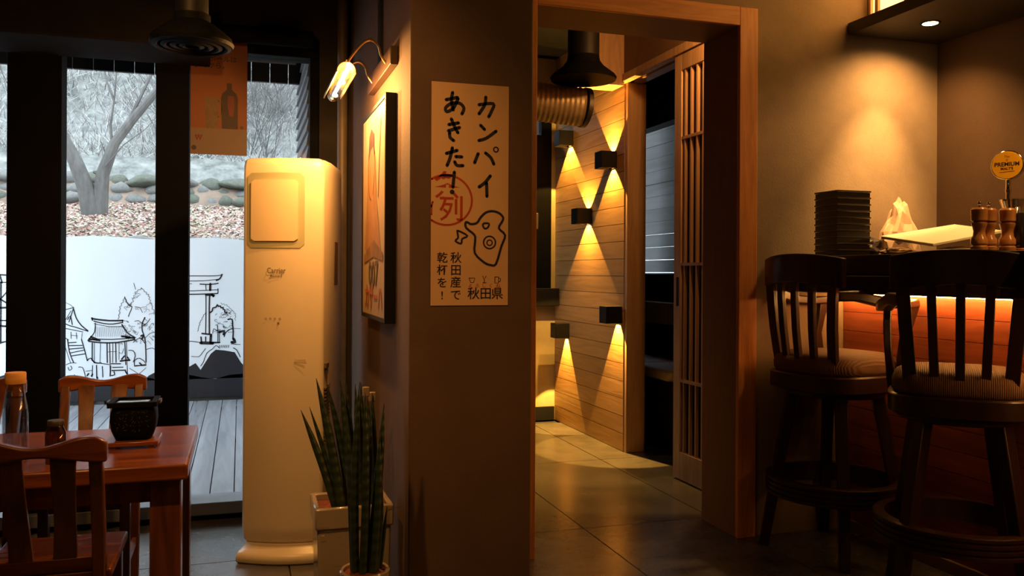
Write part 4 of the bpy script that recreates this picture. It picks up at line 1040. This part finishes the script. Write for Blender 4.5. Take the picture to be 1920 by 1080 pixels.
def crumple(name, c, sx, sy, sz, seed, m_, peak=0):
    bm = bmesh.new(); bmesh.ops.create_icosphere(bm, subdivisions=3, radius=1)
    for v in bm.verts:
        d = v.co.copy(); n_ = noise.noise(d*1.9+Vector((seed,0,0)))*.35 + noise.noise(d*4.5+Vector((0,seed,0)))*.15
        d *= 1+n_
        if peak: k = max(0,(1-(d.z+1)/2.2)); d.x *= .25+.75*k; d.y *= .25+.75*k
        v.co = (d.x*sx, d.y*sy, max(0.001,(d.z+.75)*sz))
    me = bpy.data.meshes.new(name); bm.to_mesh(me); bm.free(); me.materials.append(m_)
    o = bpy.data.objects.new(name, me); C.objects.link(o); o.location = c
    return o
tag(crumple('paper_bag', (3.13,3.46,CT), .14, .08, .165, 2.1, mat('pink_paper', (.80,.55,.38), .7, var=.1), 1), 'crumpled pale paper bag standing behind the cutting board', 'bag')
tag(crumple('dark_cloth', (2.90,3.45,CT), .10, .06, .058, 5.3, M['darkbag']), 'dark crumpled plastic bag beside the stack of black boxes', 'bag')
tag(crumple('film_roll', (2.76,3.06,CT), .085, .04, .018, 8.2, mat('clear_plastic', (.35,.22,.12), .15, var=.4, scale=12)), 'crumpled clear plastic packet lying below the black boxes', 'packet')
tag(crumple('plastic_wrap', (3.08,3.03,CT), .13, .07, .022, 3.7, mat('pale_plastic', (.60,.45,.32), .2, var=.3, scale=12)), 'loose pale plastic wrap under the cutting board', 'wrap')
def mill(label, x, y, knob, sc=1.0):
    m_ = thing('pepper_mill', label, 'mill', (x,y,CT), 0, 'wooden mills on the bar')
    obj('body', MB().lathe([(.001,0),(.031,0),(.033,.004),(.033,.028),(.027,.034),(.032,.040),(.032,.060),(.024,.072),(.022,.092),(.026,.108),(.030,.120),(.030,.126),(.022,.130)],26), M['millwood'], m_)
    obj('head', MB().lathe([(.022,.130),(.031,.136),(.031,.160),(.032,.166),(.032,.180),(.026,.188),(.001,.190)],26), M['millwood'], m_)
    if knob: obj('knob', MB().lathe([(.003,.188),(.003,.198),(.007,.202),(.008,.208),(.005,.214),(.001,.215)],14), M['chrome'], m_)
mill('leftmost wooden mill with metal knob on the bar', 2.885, 2.75, True); mill('middle wooden mill with metal knob on the bar', 2.955, 2.77, True); mill('rightmost wooden mill, without a knob, on the bar', 3.022, 2.74, False)
jr = thing('dark_canister', 'dark canister at the right edge of the bar beside the mills', 'canister', (3.105,2.74,CT))
obj('body', MB().lathe([(.001,0),(.038,0),(.040,.004),(.040,.165),(.037,.170),(.001,.170)],26), M['tray'], jr)
obj('foot_band', MB().lathe([(.0405,.002),(.042,.003),(.042,.022),(.0405,.024)],26), mat('copper_band', (.5,.18,.07), .4, .4), jr)
tp = thing('beer_tap', 'chrome beer tap with a round yellow medallion', 'beer tap', (3.335,3.0,CT), R(-60))
obj('tower', MB().lathe([(.001,0),(.060,0),(.062,.01),(.045,.03),(.028,.10),(.030,.18),(.050,.245),(.052,.255),(.001,.258)],28), M['chrome'], tp)
obj('neck', MB().lathe([(.012,.255),(.010,.285),(.014,.295),(.012,.305),(.011,.33),(.012,.352)],18,(-.016,.004,0)), M['chrome'], tp)
obj('spout', MB().tube([(.02,-.04,.215),(.045,-.09,.205),(.05,-.115,.17)],[.012,.011,.010],12), M['chrome'], tp)
def ydisc(mb_, cx, cz, y0, y1, r_, n=32): return mb_.prism([(cx+r_*math.cos(2*PI*j/n), cz+r_*math.sin(2*PI*j/n)) for j in range(n)], y0, y1, 'y')
obj('medallion_rim', ydisc(MB(),-.018,.412,-.010,.022,.068), M['chrome'], tp, bevel=.004)
md = obj('medallion_face', ydisc(MB(),-.018,.412,-.014,-.009,.062), M['tapyellow'], tp, bevel=.001)
A = MB(); text_mb(A,'PREMIUM',.026,-.018,.415,-.0150,.0006,.95); text_mb(A,"MALT'S",.016,-.018,.395,-.0150,.0004)
text_mb(A,'♔',.016,-.018,.434,-.0150); A.stroke([(-.048,.380),(.012,.383)],.002,-.0150,0)
obj('black_lettering', A, M['ink'], md, smooth=0)
A = MB(); text_mb(A,'The',.014,-.018,.450,-.0150,.0002); obj('brown_lettering', A, mat('brown_enamel', (.25,.08,.02), .5), md, smooth=0)

# ------------------------------------------------------------------ lamps added as fill, all out of view
def pendant(label, x, y, z, power):
    p = thing('fill_pendant', label, 'pendant lamp', (x,y,z), 0, 'added fill pendants of the dining side')
    obj('shade', MB().lathe([(.11,0),(.112,.002),(.06,.09),(.03,.12),(.02,.15),(.016,.15),(.026,.118),(.056,.088),(.106,.002)],28), M['black'], p)
    obj('bulb', MB().lathe([(.001,.015),(.018,.02),(.028,.045),(.020,.075),(.012,.1)],16), emitm('fill_pendant_bulb', (1,.6,.25), 5), p)
    obj('cord', MB().tube([(0,0,.15),(0,0,(3.15-z)*.5),(0,0,3.15-z)],.004,6), M['black'], p)
    lamp('fill_pendant_light','POINT',power,WARM,(0,0,-.02),p,size=.03)
tk = thing('fill_spotlight', 'added black ceiling spotlight aimed at the air conditioner', 'spotlight', (-.56,1.6,2.62))  # added spotlight out of view, brightens the air conditioner and poster
aim = Vector((.12,3.9,1.05)) - Vector((-.56,1.6,2.62)); qa = aim.to_track_quat('-Z','Y').to_euler()
hd_ = obj('spot_head', MB().lathe([(.001,.16),(.04,.16),(.045,.15),(.045,.0),(.041,.0),(.041,.012),(.001,.012)],24), M['black'], tk, rot=qa)
obj('lens', MB().lathe([(.001,.006),(.036,.006),(.036,.010),(.001,.010)],20), emitm('spot_lens', (1,.6,.25), 1.5), hd_)
obj('stem', MB().tube([(0,0,.08),(0,0,.3),(0,0,.53)],.012,10), M['black'], tk)
lamp('fill_spot_light','SPOT',98,WARM,tuple(aim.normalized()*.03),tk,qa,.03,72,.6)
cs = thing('fill_ceiling_bulb', 'added warm bulb on the corridor ceiling, hidden behind the lintel', 'ceiling lamp', (2.45,4.08,2.80))  # added bulb out of view, brightens the door post and lattice
obj('bulb', MB().lathe([(.001,-.03),(.02,-.025),(.03,0),(.02,.04),(.012,.07)],16), M['glow'], cs)
obj('holder', MB().lathe([(.018,.06),(.03,.08),(.03,.35)],16), M['black'], cs)
lamp('bulb_light','POINT',30,WARM,(0,0,-.05),cs,size=.03)
pendant('added black fill pendant over the aisle behind the camera', -.65, .1, 2.35, 8)  # added for a weak warm fill from behind the camera
